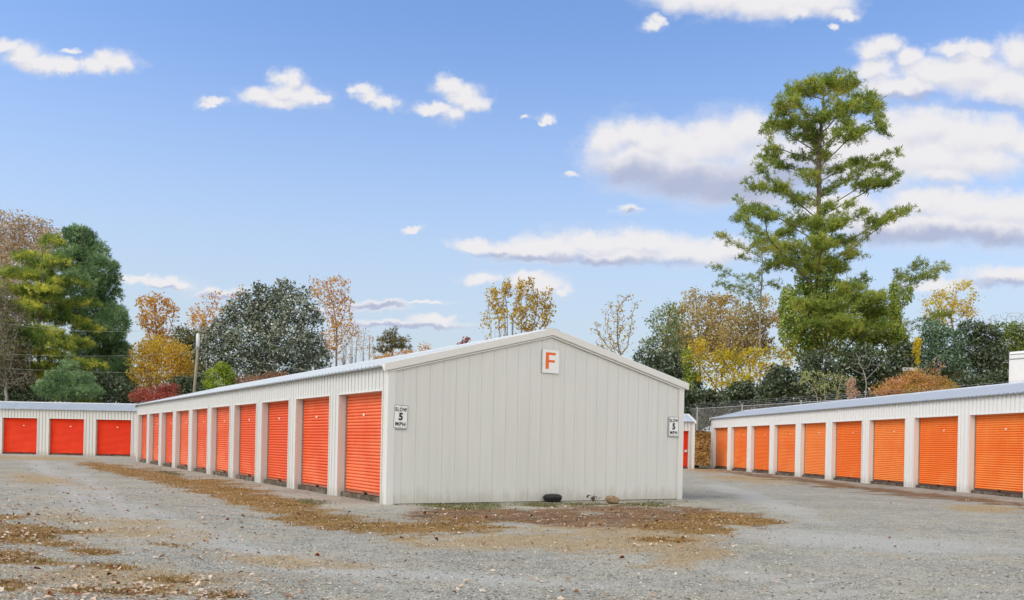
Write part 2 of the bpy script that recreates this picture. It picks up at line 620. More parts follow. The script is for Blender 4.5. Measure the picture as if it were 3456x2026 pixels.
def plate(name, pts, z0, z1, mat, parent):
    mb = MB(); n = len(pts)
    mb.face([(x, y, z1) for x, y in pts]); mb.face([(x, y, z0) for x, y in pts[::-1]])
    for i in range(n):
        a, b = pts[i], pts[(i + 1) % n]
        mb.face([(a[0], a[1], z0), (b[0], b[1], z0), (b[0], b[1], z1), (a[0], a[1], z1)])
    return mb.build(name, mat, parent)


def ring(name, po, pi, z0, z1, mat, parent):
    mb = MB(); n = len(po)
    for i in range(n):
        j = (i + 1) % n
        a, b, c, d = po[i], po[j], pi[j], pi[i]
        mb.face([(a[0], a[1], z1), (b[0], b[1], z1), (c[0], c[1], z1), (d[0], d[1], z1)])
        mb.face([(a[0], a[1], z0), (b[0], b[1], z0), (b[0], b[1], z1), (a[0], a[1], z1)])
        mb.face([(d[0], d[1], z0), (c[0], c[1], z0), (c[0], c[1], z1), (d[0], d[1], z1)])
    return mb.build(name, mat, parent)


def wall_frame(root, p, roll):
    """local x along the gable to the right, local y up, local z out of the wall"""
    xx = Vector((nF[0], nF[1], 0)); zz = Vector((-dF[0], -dF[1], 0)); yy = Vector((0, 0, 1))
    m = Matrix((xx, yy, zz)).transposed().to_4x4()
    root.matrix_world = Matrix.Translation(Vector(p)) @ m @ Matrix.Rotation(roll, 4, 'Z')


def speed_sign(label, cx, cy, roll, second_back):
    r = thing('speed_sign', label, 'sign', group='speed signs on the gable')
    wall_frame(r, gable_point(cx, cy, .028), roll)
    w, h = .318, .485
    plate('sign_panel', rounded(w, h, .025), -.003, .002, M['sign_white'], r)
    ring('border', rounded(w - .012, h - .012, .022), rounded(w - .030, h - .030, .016), .0022, .0034, M['sign_black'], r)
    text_mesh('SLOW', .262, .084, .0034, M['sign_black'], r, (0, .146, .004), 'lettering')
    text_mesh('5', .092, .158, .0046, M['sign_black'], r, (.0, .002, .004), 'lettering')
    text_mesh('MPH', .222, .080, .0036, M['sign_black'], r, (0, -.150, .004), 'lettering')
    q = MB()
    for y in (.214, -.214):
        q.tube([(0, y, .002), (0, y, .007)], .009, 10)
    q.build('screw', M['grey_metal'], r)
    # older plate edge just visible behind
    o = plate('backing_plate', rounded(w, h, .025), -.010, -.0055, M['grey_metal'], r)
    o.location = (-.012 * second_back, -.016, 0)
    return r


speed_sign('slightly tilted white SLOW 5 MPH sign by the left corner of the gable', 1352.5, 1406.8, -.045, 1)
speed_sign('upright white SLOW 5 MPH sign by the right corner of the gable', 2273.8, 1440, -.006, 1)
r = thing('letter_sign', 'white square sign with an orange letter F high under the gable peak', 'sign')
wall_frame(r, gable_point(1858.7, 1219.5, .03), -.004)
w, h = .445, .525
plate('sign_panel', rounded(w, h, .004, 1), -.008, .002, M['sign_white'], r)
ring('frame', rounded(w + .010, h + .010, .004, 1), rounded(w - .006, h - .006, .003, 1), -.01, .008, M['steel'], r)
lw, lh, st = .265, .372, .088
Fp = [(0, 0), (st, 0), (st, lh * .40), (lw * .94, lh * .40), (lw * .94, lh * .40 + st * .62), (st, lh * .40 + st * .62), (st, lh - st * .66), (lw, lh - st * .66), (lw, lh), (0, lh)]
Fp = [(x - lw * .5 - .005, y - lh * .5 + .008) for x, y in Fp]
mb = MB()
quads = [(Fp[0], Fp[1], (Fp[1][0], Fp[9][1]), Fp[9]), (Fp[2], Fp[3], Fp[4], Fp[5]), (Fp[6], Fp[7], Fp[8], (Fp[6][0], Fp[8][1]))]
for qd in quads: mb.face([(x, y, .0035) for x, y in qd])
mb.build('letter', M['sign_orange'], r)

# ------------------------------------------------------------------ things at the foot of the gable
p = on_ground(1360, 1236.5)
r = thing('bait_box', 'black plastic bait box on the ground against the gable wall', 'bait box', (p[0], p[1], terrain(p[0], p[1])), math.atan2(nF[1], nF[0]))
black = plain('black_plastic', (.014, .014, .016), .38, 0, .2)
def octo(w, d, ch): return [(-w / 2 + ch, -d / 2), (w / 2 - ch, -d / 2), (w / 2, -d / 2 + ch), (w / 2, d / 2 - ch), (w / 2 - ch, d / 2), (-w / 2 + ch, d / 2), (-w / 2, d / 2 - ch), (-w / 2, -d / 2 + ch)]
def loft(mb, secs):
    rings = [[mb.vert((x, y, z)) for x, y in sec] for sec, z in secs]
    for a, b in zip(rings, rings[1:]):
        n = len(a)
        for j in range(n): mb.f.append([a[j], a[(j + 1) % n], b[(j + 1) % n], b[j]]); mb.m.append(0)
    mb.f.append(rings[0][::-1]); mb.m.append(0); mb.f.append(rings[-1]); mb.m.append(0)
mb = MB(); loft(mb, [(octo(.30, .24, .05), 0), (octo(.37, .29, .07), .05), (octo(.40, .31, .075), .098)]); mb.build('tray', black, r, bevel=.006)
mb = MB(); loft(mb, [(octo(.415, .325, .078), .100), (octo(.415, .325, .078), .116), (octo(.36, .27, .09), .165), (octo(.22, .15, .05), .182)]); mb.build('lid', black, r, bevel=.006)
q = MB(); q.box((-.03, -.178, .085), (.03, -.162, .125)); q.build('catch', black, r, bevel=.004)

def stone(name, label, p, dims, mat, seed, rot=0, cat='rock'):
    g = np.random.default_rng(seed)
    import bmesh
    bm = bmesh.new(); bmesh.ops.create_icosphere(bm, subdivisions=3, radius=1)
    planes = [(unit(g.normal(size=3)), .62 + .25 * g.random()) for _ in range(16)]
    for v in bm.verts:
        c = np.array(v.co)
        for n, dd in planes:
            k = c @ n - dd
            if k > 0: c = c - n * k * .9
        c = c * (1 + .04 * (g.random() - .5))
        v.co = (c[0] * dims[0] / 2, c[1] * dims[1] / 2, c[2] * dims[2] / 2)
    me = bpy.data.meshes.new(name); bm.to_mesh(me); bm.free(); me.materials.append(mat)
    o = bpy.data.objects.new(name, me); COL.objects.link(o)
    o.location = (p[0], p[1], float(terrain(p[0], p[1])) + dims[2] * .36); o.rotation_euler = (0, 0, rot)
    tag(o, label, cat); return o
rockm = plain('brown_rock', (.30, .20, .12), .9, 0, .45, 9)
p = on_ground(1507, 1240)
stone('rock', 'flat brown rock on the ground right of the black bait box', p, (.36, .30, .24), rockm, 3, .6)
darkrock = plain('dark_rock', (.05, .035, .03), .9, 0, .4, 9)
p = on_ground(1712, 1152)
stone('rock', 'small dark stone at the end of the far shed below the bank', p, (.50, .35, .22), darkrock, 5, .2)

# dry weed at the foot of the gable
p = on_ground(1459, 1237); r = thing('weed', 'dry curled weed at the foot of the gable beside the brown rock', 'weed', (p[0], p[1], 0))
g = np.random.default_rng(4); mb = MB(); ml = MB()
for i in range(9):
    a = g.random() * 6.28; h = .07 + .10 * g.random(); ln = .09 * g.random()
    pts = [(0, 0, 0), (ln * .4 * math.cos(a), ln * .4 * math.sin(a), h * .6), (ln * math.cos(a), ln * math.sin(a), h), (ln * 1.7 * math.cos(a), ln * 1.7 * math.sin(a), h * .86)]
    mb.tube(pts, [.006, .005, .004, .002], 5)
    for k in range(3):
        c = np.array(pts[1 + k]) ; d1 = g.normal(size=3) * .028; d2 = g.normal(size=3) * .014
        ml.face([c - d1, c + d2, c + d1, c - d2])
mb.build('stem', M['twig'], r); ml.build('leaf', leaf_mat('weed_leaf', [(.10, .08, .04), (.16, .13, .06)]), r)


# ------------------------------------------------------------------ ground sheet
def grid_axis(lo, hi, d0, far_lo, far_hi, growth=1.22):
    core = list(np.arange(lo, hi + 1e-6, d0))
    a = []; x = lo; d = d0
    while x > far_lo: d *= growth; x -= d; a.append(x)
    b = []; x = core[-1]; d = d0
    while x < far_hi: d *= growth; x += d; b.append(x)
    return np.array(a[::-1] + core + b)


xs = grid_axis(-24, 24, .15, -700, 700)
ys = [6.0]; d = .09
while ys[-1] < 62: ys.append(ys[-1] + d); d = min(.45, d * 1.012)
tail = []; y = ys[-1]; d = .5
while y < 900: d *= 1.2; y += d; tail.append(y)
head = []; y = 6.0; d = .12
while y > -120: d *= 1.35; y -= d; head.append(y)
ys = np.array(head[::-1] + ys + tail)
GX, GY = np.meshgrid(xs, ys)
GZ = terrain(GX, GY)
nx, ny = len(xs), len(ys)
idx = np.arange(nx * ny).reshape(ny, nx)
gf = np.stack([idx[:-1, :-1], idx[:-1, 1:], idx[1:, 1:], idx[1:, :-1]], -1).reshape(-1, 4)
gv = np.stack([GX, GY, GZ], -1).reshape(-1, 3)


def ellipse_field(px, py, items):
    f = np.full(np.shape(px), -1.0)
    for cx, cy, rx, ry, rot, wt in items:
        dx, dy = px - cx, py - cy
        c, s_ = math.cos(math.radians(rot)), math.sin(math.radians(rot))
        u = (dx * c + dy * s_) / rx; v = (-dx * s_ + dy * c) / ry
        f = np.maximum(f, wt * (1.0 - np.sqrt(u * u + v * v)))
    return f


# patches surveyed on the photograph (sketch units), evaluated on real ground points
GRASS = [(70, 1300, 120, 12, 2, .8), (110, 1385, 120, 9, 2, .8), (180, 1452, 110, 9, 0, .75), (300, 1158, 95, 12, 10, 1), (420, 1180, 110, 18, 12, 1), (560, 1212, 130, 24, 13, 1.1), (690, 1245, 130, 26, 12, 1.1),
         (800, 1282, 150, 22, 8, 1.1), (940, 1298, 150, 18, 2, 1), (1100, 1300, 150, 20, -2, .9),
         (60, 1322, 85, 16, 2, 1), (20, 1365, 90, 12, 0, 1), (230, 1358, 60, 8, 3, .8), (150, 1340, 50, 6, 0, .6), (20, 1440, 60, 16, 0, .9),
         (290, 1395, 60, 6, 4, .7), (400, 1425, 50, 6, 2, .6), (560, 1468, 50, 8, 0, .6), (330, 1455, 60, 6, 0, .5), (430, 1345, 60, 6, 8, .5), (10, 1275, 40, 6, 0, .7),
         (1800, 1280, 110, 20, 4, 1.1), (1700, 1300, 120, 14, 2, .7), (1620, 1330, 60, 6, 0, .5)]
LITTER = [(1180, 1268, 180, 18, 0, 1), (1400, 1276, 220, 22, 2, 1), (1600, 1270, 190, 20, 2, 1), (1780, 1275, 110, 20, 6, 1),
          (1740, 1260, 90, 8, 5, .8), (1500, 1255, 200, 12, 0, .8), (1130, 1260, 70, 10, 0, .9), (1850, 1290, 60, 14, 10, .7), (2300, 1222, 260, 9, 6, .42), (2050, 1192, 200, 7, 8, .42), (1880, 1172, 120, 5, 7, .42)]
STRAW = [(1250, 1330, 260, 22, 0, .8), (1560, 1335, 260, 26, 0, .9), (1700, 1370, 120, 30, -10, .8), (1500, 1300, 320, 26, 0, .6), (1850, 1180, 130, 10, 3, .9),
         (2430, 1252, 110, 10, 2, 1.1), (2060, 1195, 90, 6, 6, .7), (90, 1128, 170, 6, 1, 1), (100, 1180, 120, 14, 8, .7), (720, 1385, 160, 12, 3, .5), (1750, 1158, 60, 7, 2, 1.1), (300, 1300, 160, 30, 5, .45), (250, 1420, 300, 30, 2, .45), (1560, 1395, 80, 8, 0, .4)]
GREEN = [(1160, 1248, 120, 9, 0, 1), (1330, 1243, 60, 7, 0, 1), (1600, 1241, 80, 8, -1, 1), (1450, 1242, 60, 5, 0, .6), (760, 1235, 40, 9, 8, .9), (420, 1165, 60, 6, 10, .5), (1735, 1150, 25, 4, 0, .8)]
CHALK = [(1900, 1420, 110, 14, 4, 1), (1990, 1440, 120, 7, -8, 1), (2060, 1462, 180, 10, -4, .8), (1820, 1405, 70, 8, 0, .5)]
WEARY = [(150, 1190, 220, 16, 40, .8), (300, 1250, 160, 20, 35, .8), (640, 1360, 420, 16, 14, 1), (1100, 1420, 420, 12, 3, .8), (2100, 1330, 420, 20, 4, .9), (1900, 1240, 160, 14, 18, .8), (480, 1300, 200, 10, 22, .8)]


def masks(X, Y, Z):
    vis = Y > 5.5
    Yc = np.maximum(Y, 5.5)
    px, py = to_px(X, Yc, np.minimum(Z, .2) * 0)
    n1 = fbm(X * 1.3, Y * 1.3, 21) - .5; n2 = fbm(X * 4.1, Y * 4.1, 33) - .5
    wob = 1.35 * n1 + .9 * n2
    res = {}
    for nm, it in (('dead', GRASS), ('litter', LITTER), ('straw', STRAW), ('green', GREEN), ('chalk', CHALK), ('worn', WEARY)):
        f = ellipse_field(px, py, it)
        res[nm] = np.where(vis, sstep(-.42, .50, f + wob * .9), 0)
    d = (X - fence_x(Y)) * .95
    res['bank'] = sstep(-3.7, -2.9, d + n1) * sstep(20, 40, Y)
    return res


mk = masks(gv[:, 0], gv[:, 1], gv[:, 2])


def ground_mat():
    m, nt, out = new_mat('gravel_ground'); k = NT(nt)
    co = k.coords('Object')
    def attr(n):
        a = k.n('ShaderNodeAttribute'); a.attribute_name = n; return a.outputs['Fac']
    warp = k.vmath('ADD', co, k.vmath('SCALE', k.noise(co, 30, 2, .5, 'Color'), None))
    co2 = co
    v1 = k.vor(co2, 58); v2 = k.vor(co2, 30); v3 = k.vor(co2, 80)
    c1 = k.n('ShaderNodeSeparateColor'); k.link(v1.outputs['Color'], c1.inputs[0])
    c2 = k.n('ShaderNodeSeparateColor'); k.link(v2.outputs['Color'], c2.inputs[0])
    big = k.noise(co, .55, 5, .6); mid = k.noise(co, 3.2, 4, .65); fine = k.noise(co, 55, 3, .7)
    val = k.math('ADD', k.math('MULTIPLY', c1.outputs[0], .42), k.math('MULTIPLY', c2.outputs[0], .22))
    val = k.math('ADD', val, k.math('MULTIPLY', fine, .40))
    val = k.math('ADD', val, k.math('MULTIPLY', k.math('SUBTRACT', mid, .5), .55))
    val = k.math('ADD', val, k.math('MULTIPLY', k.math('SUBTRACT', big, .5), .5))
    grav = k.ramp(val, [(.10, (.11, .105, .088)), (.36, (.315, .302, .255)), (.56, (.455, .438, .368)), (.80, (.575, .55, .468)), (.97, (.73, .69, .60))])
    tint = k.mapr(k.noise(co, 1.1, 4), .40, .66)
    grav = k.mix(k.math('MULTIPLY', tint, .42), grav, k.mix(1, grav, (1.0, .90, .72), 'MULTIPLY'))
    grav = k.mix(k.math('MULTIPLY', attr('worn'), .75), grav, (.53, .525, .48))
    # organic cover
    br = k.noise(co, 9, 6, .75); brf = k.noise(co, 40, 4, .8)
    brk = k.math('ADD', k.math('MULTIPLY', k.math('SUBTRACT', br, .5), 1.2), k.math('MULTIPLY', k.math('SUBTRACT', brf, .5), 1.3))
    def cover(a, lo=.30, hi=.62):
        return k.mapr(k.math('ADD', a, brk), lo, hi)
    hue = k.noise(co, 2.3, 5, .7); hue2 = k.noise(co, 22, 4, .8)
    hv = k.math('ADD', k.math('MULTIPLY', hue, .55), k.math('MULTIPLY', hue2, .45))
    straw = k.ramp(hv, [(.30, (.36, .235, .105)), (.55, (.50, .355, .175)), (.75, (.60, .46, .27))])
    dead = k.ramp(hv, [(.34, (.10, .062, .020)), (.46, (.28, .158, .045)), (.58, (.42, .245, .080)), (.72, (.50, .36, .18))])
    lit = k.ramp(hv, [(.34, (.045, .030, .018)), (.46, (.15, .088, .045)), (.54, (.29, .15, .062)), (.62, (.36, .25, .13)), (.72, (.44, .40, .33))])
    grn = k.ramp(hv, [(.30, (.07, .07, .025)), (.55, (.15, .145, .05)), (.78, (.26, .23, .10))])
    bank = k.ramp(hv, [(.30, (.15, .07, .022)), (.48, (.33, .165, .05)), (.65, (.44, .25, .08)), (.80, (.50, .34, .14))])
    c = k.mix(k.math('MULTIPLY', cover(attr('straw'), .18, 1.15), .85), grav, straw)
    c = k.mix(k.math('MULTIPLY', cover(attr('litter'), .10, .85), .92), c, lit)
    c = k.mix(k.math('MULTIPLY', cover(attr('dead'), .16, .85), .94), c, dead)
    c = k.mix(k.math('MULTIPLY', cover(attr('green'), .30, 1.0), .85), c, grn)
    c = k.mix(k.math('MULTIPLY', cover(attr('chalk'), .35, .95), .75), c, (.52, .50, .44))
    c = k.mix(cover(attr('bank'), .2, .5), c, bank)
    h = k.math('ADD', k.math('MULTIPLY', v1.outputs['Distance'], -1.0), k.math('MULTIPLY', v2.outputs['Distance'], -1.4))
    h = k.math('ADD', h, k.math('MULTIPLY', fine, .9))
    h = k.math('ADD', h, k.math('MULTIPLY', mid, 1.2))
    k.principled(out, c, .95, 0, .15, k.bump(h, .85, .020))
    return m


ground = arr_mesh('gravel_ground', gv, gf, ground_mat(), smooth=True)
ground['kind'] = 'structure'
for nm, a in mk.items():
    at_ = ground.data.attributes.new(nm, 'FLOAT', 'POINT'); at_.data.foreach_set('value', a.astype(np.float32))


# ------------------------------------------------------------------ loose stuff on the ground
def inside_sheds(X, Y):
    bad = np.zeros(np.shape(X), bool)
    for O, d_, sgn, L_, W_ in ((OF, dF, -1, 31.75, WF), (OR, dR, 1, 38., 4.27), (pL0, dL, 1, LL, 6.)):
        rx, ry = X - O[0], Y - O[1]
        t = rx * d_[0] + ry * d_[1]; y = (-rx * d_[1] + ry * d_[0]) * sgn
        bad |= (t > -.02) & (t < L_ + .02) & (y > -.0) & (y < W_ + .02)
    return bad


def scatter(n, ymin, ymax, seed, power=2.0):
    """ground points, denser close to the viewer's end of the yard"""
    g = np.random.default_rng(seed)
    t = g.random(n)
    Y = (ymin ** (1 - power) + t * (ymax ** (1 - power) - ymin ** (1 - power))) ** (1 / (1 - power))
    X = (g.random(n) * 2 - 1) * (.62 * Y + 1.5)
    ok = ~inside_sheds(X, Y)
    return X[ok], Y[ok], g


# stones
X, Y, g = scatter(34000, 6.6, 22, 11, 2.2)
mks = masks(X, Y, X * 0)
keep = g.random(len(X)) > .75 * np.maximum(mks['dead'], mks['litter'] * .6)
X, Y = X[keep], Y[keep]; n = len(X)
base = np.array([[1, 0, 0], [-1, 0, 0], [0, 1, 0], [0, -1, 0], [0, 0, 1], [0, 0, -1]], float)
sz = .0045 + .010 * g.random(n) ** 5
R = g.normal(size=(n, 3, 3)); Q, _ = np.linalg.qr(R)
V = np.einsum('nij,kj->nki', Q, base) * (1 + .7 * (g.random((n, 6, 3)) - .5))
V = V * (sz[:, None, None] * np.array([1.25, 1.25, .85]))
V[:, :, 0] += X[:, None]; V[:, :, 1] += Y[:, None]; V[:, :, 2] += (terrain(X, Y) + sz * .35)[:, None]
ft = np.array([[0, 2, 4], [2, 1, 4], [1, 3, 4], [3, 0, 4], [2, 0, 5], [1, 2, 5], [3, 1, 5], [0, 3, 5]])
Fc = (ft[None] + (np.arange(n) * 6)[:, None, None]).reshape(-1, 3)
def stone_mat():
    m, nt, out = new_mat('loose_gravel'); k = NT(nt)
    geo = k.n('ShaderNodeNewGeometry')
    c = k.ramp(geo.outputs['Random Per Island'], [(.0, (.15, .145, .125)), (.35, (.33, .32, .28)), (.7, (.46, .445, .39)), (.93, (.57, .545, .48)), (1, (.74, .71, .64))])
    k.principled(out, c, .9, 0, .2); return m
o = arr_mesh('loose_gravel', V.reshape(-1, 3), Fc, stone_mat()); tag(o, 'grey crushed stone lying loose over the yard', 'gravel', kind='stuff')


def fallen(name, label, X, Y, g, size, mat, curl=.45, lift=.012):
    """curled leaves: six-sided blades folded along the midrib"""
    n = len(X)
    L = size * (.55 + .9 * g.random(n) ** 1.6); Wd = L * (.42 + .3 * g.random(n))
    a = g.random(n) * 6.283
    prof = np.array([[-1, 0, 0], [-.35, -.8, 1], [.35, -.75, 1], [1, 0, .35], [.35, .75, 1], [-.35, .8, 1]])
    V = np.repeat(prof[None], n, 0).copy()
    V[:, :, 0] *= (L / 2)[:, None]; V[:, :, 1] *= (Wd / 2)[:, None]
    cu = (g.random(n) ** 1.4 * curl * 1.6)
    V[:, :, 2] *= (Wd * cu)[:, None]
    V += g.normal(size=V.shape) * (L * .07)[:, None, None]
    tl = g.normal(size=(n, 2)) * .20
    V[:, :, 2] += V[:, :, 0] * tl[:, :1] + V[:, :, 1] * tl[:, 1:]
    V[:, :, 2] -= V[:, :, 2].min(1, keepdims=True)
    ca, sa = np.cos(a)[:, None], np.sin(a)[:, None]
    x = V[:, :, 0] * ca - V[:, :, 1] * sa; y = V[:, :, 0] * sa + V[:, :, 1] * ca
    V[:, :, 0] = x + X[:, None]; V[:, :, 1] = y + Y[:, None]; V[:, :, 2] += (terrain(X, Y) + lift)[:, None]
    q = np.array([[0, 1, 2, 3], [0, 3, 4, 5]])
    Fq = (q[None] + (np.arange(n) * 6)[:, None, None]).reshape(-1, 4)
    o = arr_mesh(name, V.reshape(-1, 3), Fq, mat); tag(o, label, 'leaves', kind='stuff'); return o


X, Y, g = scatter(26000, 6.8, 48, 12, 1.9)
mks = masks(X, Y, X * 0); px, py = to_px(X, Y, 0 * X)
leftness = sstep(1000, 100, px) * sstep(1100, 1180, py)
pr = .05 + .50 * leftness + .50 * mks['dead'] + 1.1 * mks['litter'] + .12 * mks['straw']
pr *= np.where(px > 1950, .22, 1) * (.35 + 1.3 * sstep(.35, .65, fbm(X * .9, Y * .9, 71)))
keep = g.random(len(X)) < pr * .85
lm = leaf_mat('fallen_leaf', [(.22, .11, .055), (.42, .25, .14), (.60, .44, .31), (.68, .53, .41), (.72, .59, .48), (.72, .63, .52)], 1.5, .15, 0, .9)
fallen('fallen_leaves', 'curled tan and pinkish fallen leaves strewn over gravel and dead grass', X[keep], Y[keep], g, .056, lm, .30)
X, Y, g = scatter(16000, 6.8, 40, 13, 1.9)
mks = masks(X, Y, X * 0); px, py = to_px(X, Y, 0 * X)
leftness = sstep(700, 0, px) * sstep(1200, 1280, py)
pr = .012 + .10 * leftness + .14 * mks['dead'] + .9 * mks['litter'] * (px < 1750)
pr *= np.where(px > 1950, .35, 1)
keep = g.random(len(X)) < pr * .38
lm = leaf_mat('red_leaf', [(.13, .03, .018), (.30, .055, .025), (.38, .09, .03), (.17, .06, .03), (.07, .035, .025)], 1.5, .15, 0, .9)
fallen('red_leaves', 'red and dark brown fallen leaves scattered over the yard', X[keep], Y[keep], g, .055, lm, .6)


def blades(name, label, field, n, seed, hgt, mat, ymin=7, ymax=50, cat='grass', lean=.8, power=1.6):
    X, Y, g = scatter(n, ymin, ymax, seed, power)
    mks = masks(X, Y, X * 0)
    p = np.clip(mks[field] * (.35 + 1.3 * (fbm(X * 2.6, Y * 2.6, seed) - .25)), 0, 1)
    keep = g.random(len(X)) < p ** 1.5
    X, Y = X[keep], Y[keep]; n = len(X)
    h = hgt * (.4 + .9 * g.random(n)); a = g.random(n) * 6.283
    w = .0035 + .0004 * Y
    b = np.stack([X, Y, terrain(X, Y) - .004], 1)
    sx = np.stack([np.cos(a), np.sin(a), 0 * a], 1) * w[:, None]
    ld = np.stack([-np.sin(a), np.cos(a), 0 * a], 1) * (h * lean * (.3 + g.random(n)))[:, None]
    tip = b + ld; tip[:, 2] += h * .75
    V = np.stack([b - sx, b + sx, tip], 1).reshape(-1, 3)
    Fq = np.arange(n * 3).reshape(-1, 3)
    o = arr_mesh(name, V, Fq, mat); tag(o, label, cat, kind='stuff'); return o


blades('dead_grass', 'matted brown dead grass in patches beside the doors and in front of the gable', 'dead', 260000, 31, .050,
       leaf_mat('dead_grass_blade', [(.10, .068, .024), (.24, .15, .050), (.37, .24, .085), (.50, .37, .19)], .8, .3, 0, .6))
blades('green_grass', 'low green grass growing along the foot of the gable wall', 'green', 130000, 32, .050,
       leaf_mat('green_grass_blade', [(.07, .085, .025), (.14, .155, .045), (.26, .24, .09)], .8, .3, 0, .6), 15, 52)
blades('straw', 'thin pale straw thinly covering the gravel', 'straw', 60000, 33, .030,
       leaf_mat('straw_blade', [(.28, .20, .10), (.38, .29, .17), (.46, .38, .25)], .8, .2, 0, .6), 8, 50, 'straw', 1.6)
# leaf litter on the bank below the fence
g = np.random.default_rng(41); n = 9000
Y = 50 + 30 * g.random(n); X = fence_x(Y) - 4.2 * g.random(n) + .4
ok = ~inside_sheds(X, Y); X, Y = X[ok], Y[ok]
fallen('bank_leaves', 'russet leaf litter covering the bank under the fence', X, Y, g, .20,
       leaf_mat('bank_leaf', [(.16, .08, .028), (.34, .18, .055), (.46, .28, .09), (.54, .38, .17)], .7, .15, 0, .7), .5, .02)


# ------------------------------------------------------------------ trees
def colonise(seed_pos, seed_par, A, step, kill, g, maxit=220, maxn=7500, grav=0.0):
    pos = [np.array(p, float) for p in seed_pos]; par = list(seed_par)
    P = np.array(pos); A = np.array(A)
    D = np.linalg.norm(A[:, None] - P[None], axis=2)
    near = D.argmin(1); dist = D[np.arange(len(A)), near]
    alive = np.ones(len(A), bool)
    tried = {}
    for it in range(maxit):
        ia = np.where(alive)[0]
        if len(ia) == 0 or len(pos) > maxn: break
        dirs = unit(A[ia] - P[near[ia]])
        acc = np.zeros((len(P), 3)); np.add.at(acc, near[ia], dirs)
        grow = np.unique(near[ia])
        nd = unit(acc[grow] + g.normal(size=(len(grow), 3)) * .22 + np.array([0, 0, grav]))
        newp = P[grow] + nd * step
        sel = []
        for j, k in enumerate(grow):
            t = tried.setdefault(int(k), [])
            if any(np.dot(nd[j], o) > .985 for o in t) and len(t) > 2: continue
            if len(t) > 4: continue
            t.append(nd[j]); sel.append(j)
        if not sel: break
        newp = newp[sel]; base = len(P)
        for j, q in zip(sel, newp): par.append(int(grow[j])); pos.append(q)
        P = np.vstack([P, newp])
        D = np.linalg.norm(A[ia][:, None] - newp[None], axis=2)
        m = D.argmin(1); dm = D[np.arange(len(ia)), m]
        better = dm < dist[ia]
        near[ia[better]] = base + m[better]; dist[ia[better]] = dm[better]
        alive &= dist > kill
    return P, np.array(par)


def pipe_radii(par, tip, expo=2.12):
    n = len(par); acc = np.zeros(n); kids = np.zeros(n, int)
    for i in range(n - 1, -1, -1):
        if acc[i] == 0: acc[i] = tip ** expo
        if par[i] >= 0: acc[par[i]] += acc[i]
    return acc ** (1 / expo)


def limb_mesh(P, par, rad, sides=5):
    i = np.where(par >= 0)[0]; a = P[par[i]]; b = P[i]
    d = unit(b - a)
    up = np.where(np.abs(d[:, 2:3]) < .9, np.array([[0, 0, 1.]]), np.array([[1., 0, 0]]))
    u = unit(np.cross(d, up)); v = np.cross(d, u)
    ra = np.minimum(rad[par[i]], rad[i] * 1.5)[:, None]; rb = rad[i][:, None]
    rings = []
    for j in range(sides):
        t = 2 * math.pi * j / sides
        w = math.cos(t) * u + math.sin(t) * v
        rings.append((a - d * ra * .3 + w * ra, b + d * rb * .3 + w * rb))
    m = len(i)
    V = np.stack([r[0] for r in rings] + [r[1] for r in rings], 1).reshape(-1, 3)
    q = np.array([[j, (j + 1) % sides, sides + (j + 1) % sides, sides + j] for j in range(sides)])
    Fq = (q[None] + (np.arange(m) * 2 * sides)[:, None, None]).reshape(-1, 4)
    return V, Fq


def leaf_quads(C, size, g, asp=.55, nrm=None, align=0.0):
    n = len(C)
    a = unit(g.normal(size=(n, 3)))
    nn = unit(g.normal(size=(n, 3)) * (1 - align) + (nrm if nrm is not None else np.array([0, 0, 1.])) * align * 1.6)
    b = unit(np.cross(nn, a)); a = np.cross(b, nn)
    s = (size * (.6 + .8 * g.random(n)))[:, None]
    fold = nn * s * .18
    V = np.stack([C - a * s, C + b * s * asp + fold, C + a * s, C - b * s * asp + fold], 1).reshape(-1, 3)
    return V, np.arange(n * 4).reshape(-1, 4)


def needle_tufts(C, Dr, length, g, m=11, width=.014, spread=.75):
    n = len(C)
    d = unit(Dr[:, None, :] + g.normal(size=(n, m, 3)) * spread)
    L = length * (.65 + .5 * g.random((n, m)))[..., None]
    side = unit(np.cross(d, g.normal(size=(n, m, 3)))) * width
    c = np.repeat(C[:, None], m, 1)
    V = np.stack([c - side * .6, c + d * L * .55 - side, c + d * L, c + d * L * .55 + side], 2).reshape(-1, 3)
    return V, np.arange(n * m * 4).reshape(-1, 4)


def lobes_world(lobes, Y, g, jitter=.35):
    """crown lobes at their own distance and true size"""
    ww = max(l[2] for l in lobes) * Y / (F_PX / S)
    out = []
    xs_ = [l[0] for l in lobes]; half = max(1., (max(xs_) - min(xs_)) / 2) * Y / (F_PX / S)
    for l in lobes:
        cx, cy, rx, ry = l[:4]
        dy = (g.random() * 2 - 1) * half * jitter + (l[4] if len(l) > 4 else 0)
        c = at(cx, cy, Y + dy)
        k = (Y + dy) / (F_PX / S)
        out.append((c, rx * k, (rx * .6 + ry * .4) * k, ry * k))
    return out


def sample_lobes(L, n, g, shell=0.0):
    vol = np.array([a * b * c for _, a, b, c in L]) ** .75; vol /= vol.sum()
    ids = g.choice(len(L), n, p=vol)
    d = unit(g.normal(size=(n, 3)))
    r = g.random(n) ** (1 / 3.) if shell == 0 else (shell + (1 - shell) * g.random(n) ** .6)
    C = np.array([L[i][0] for i in ids]); R_ = np.array([L[i][1:] for i in ids])
    return C + d * r[:, None] * R_, d, ids


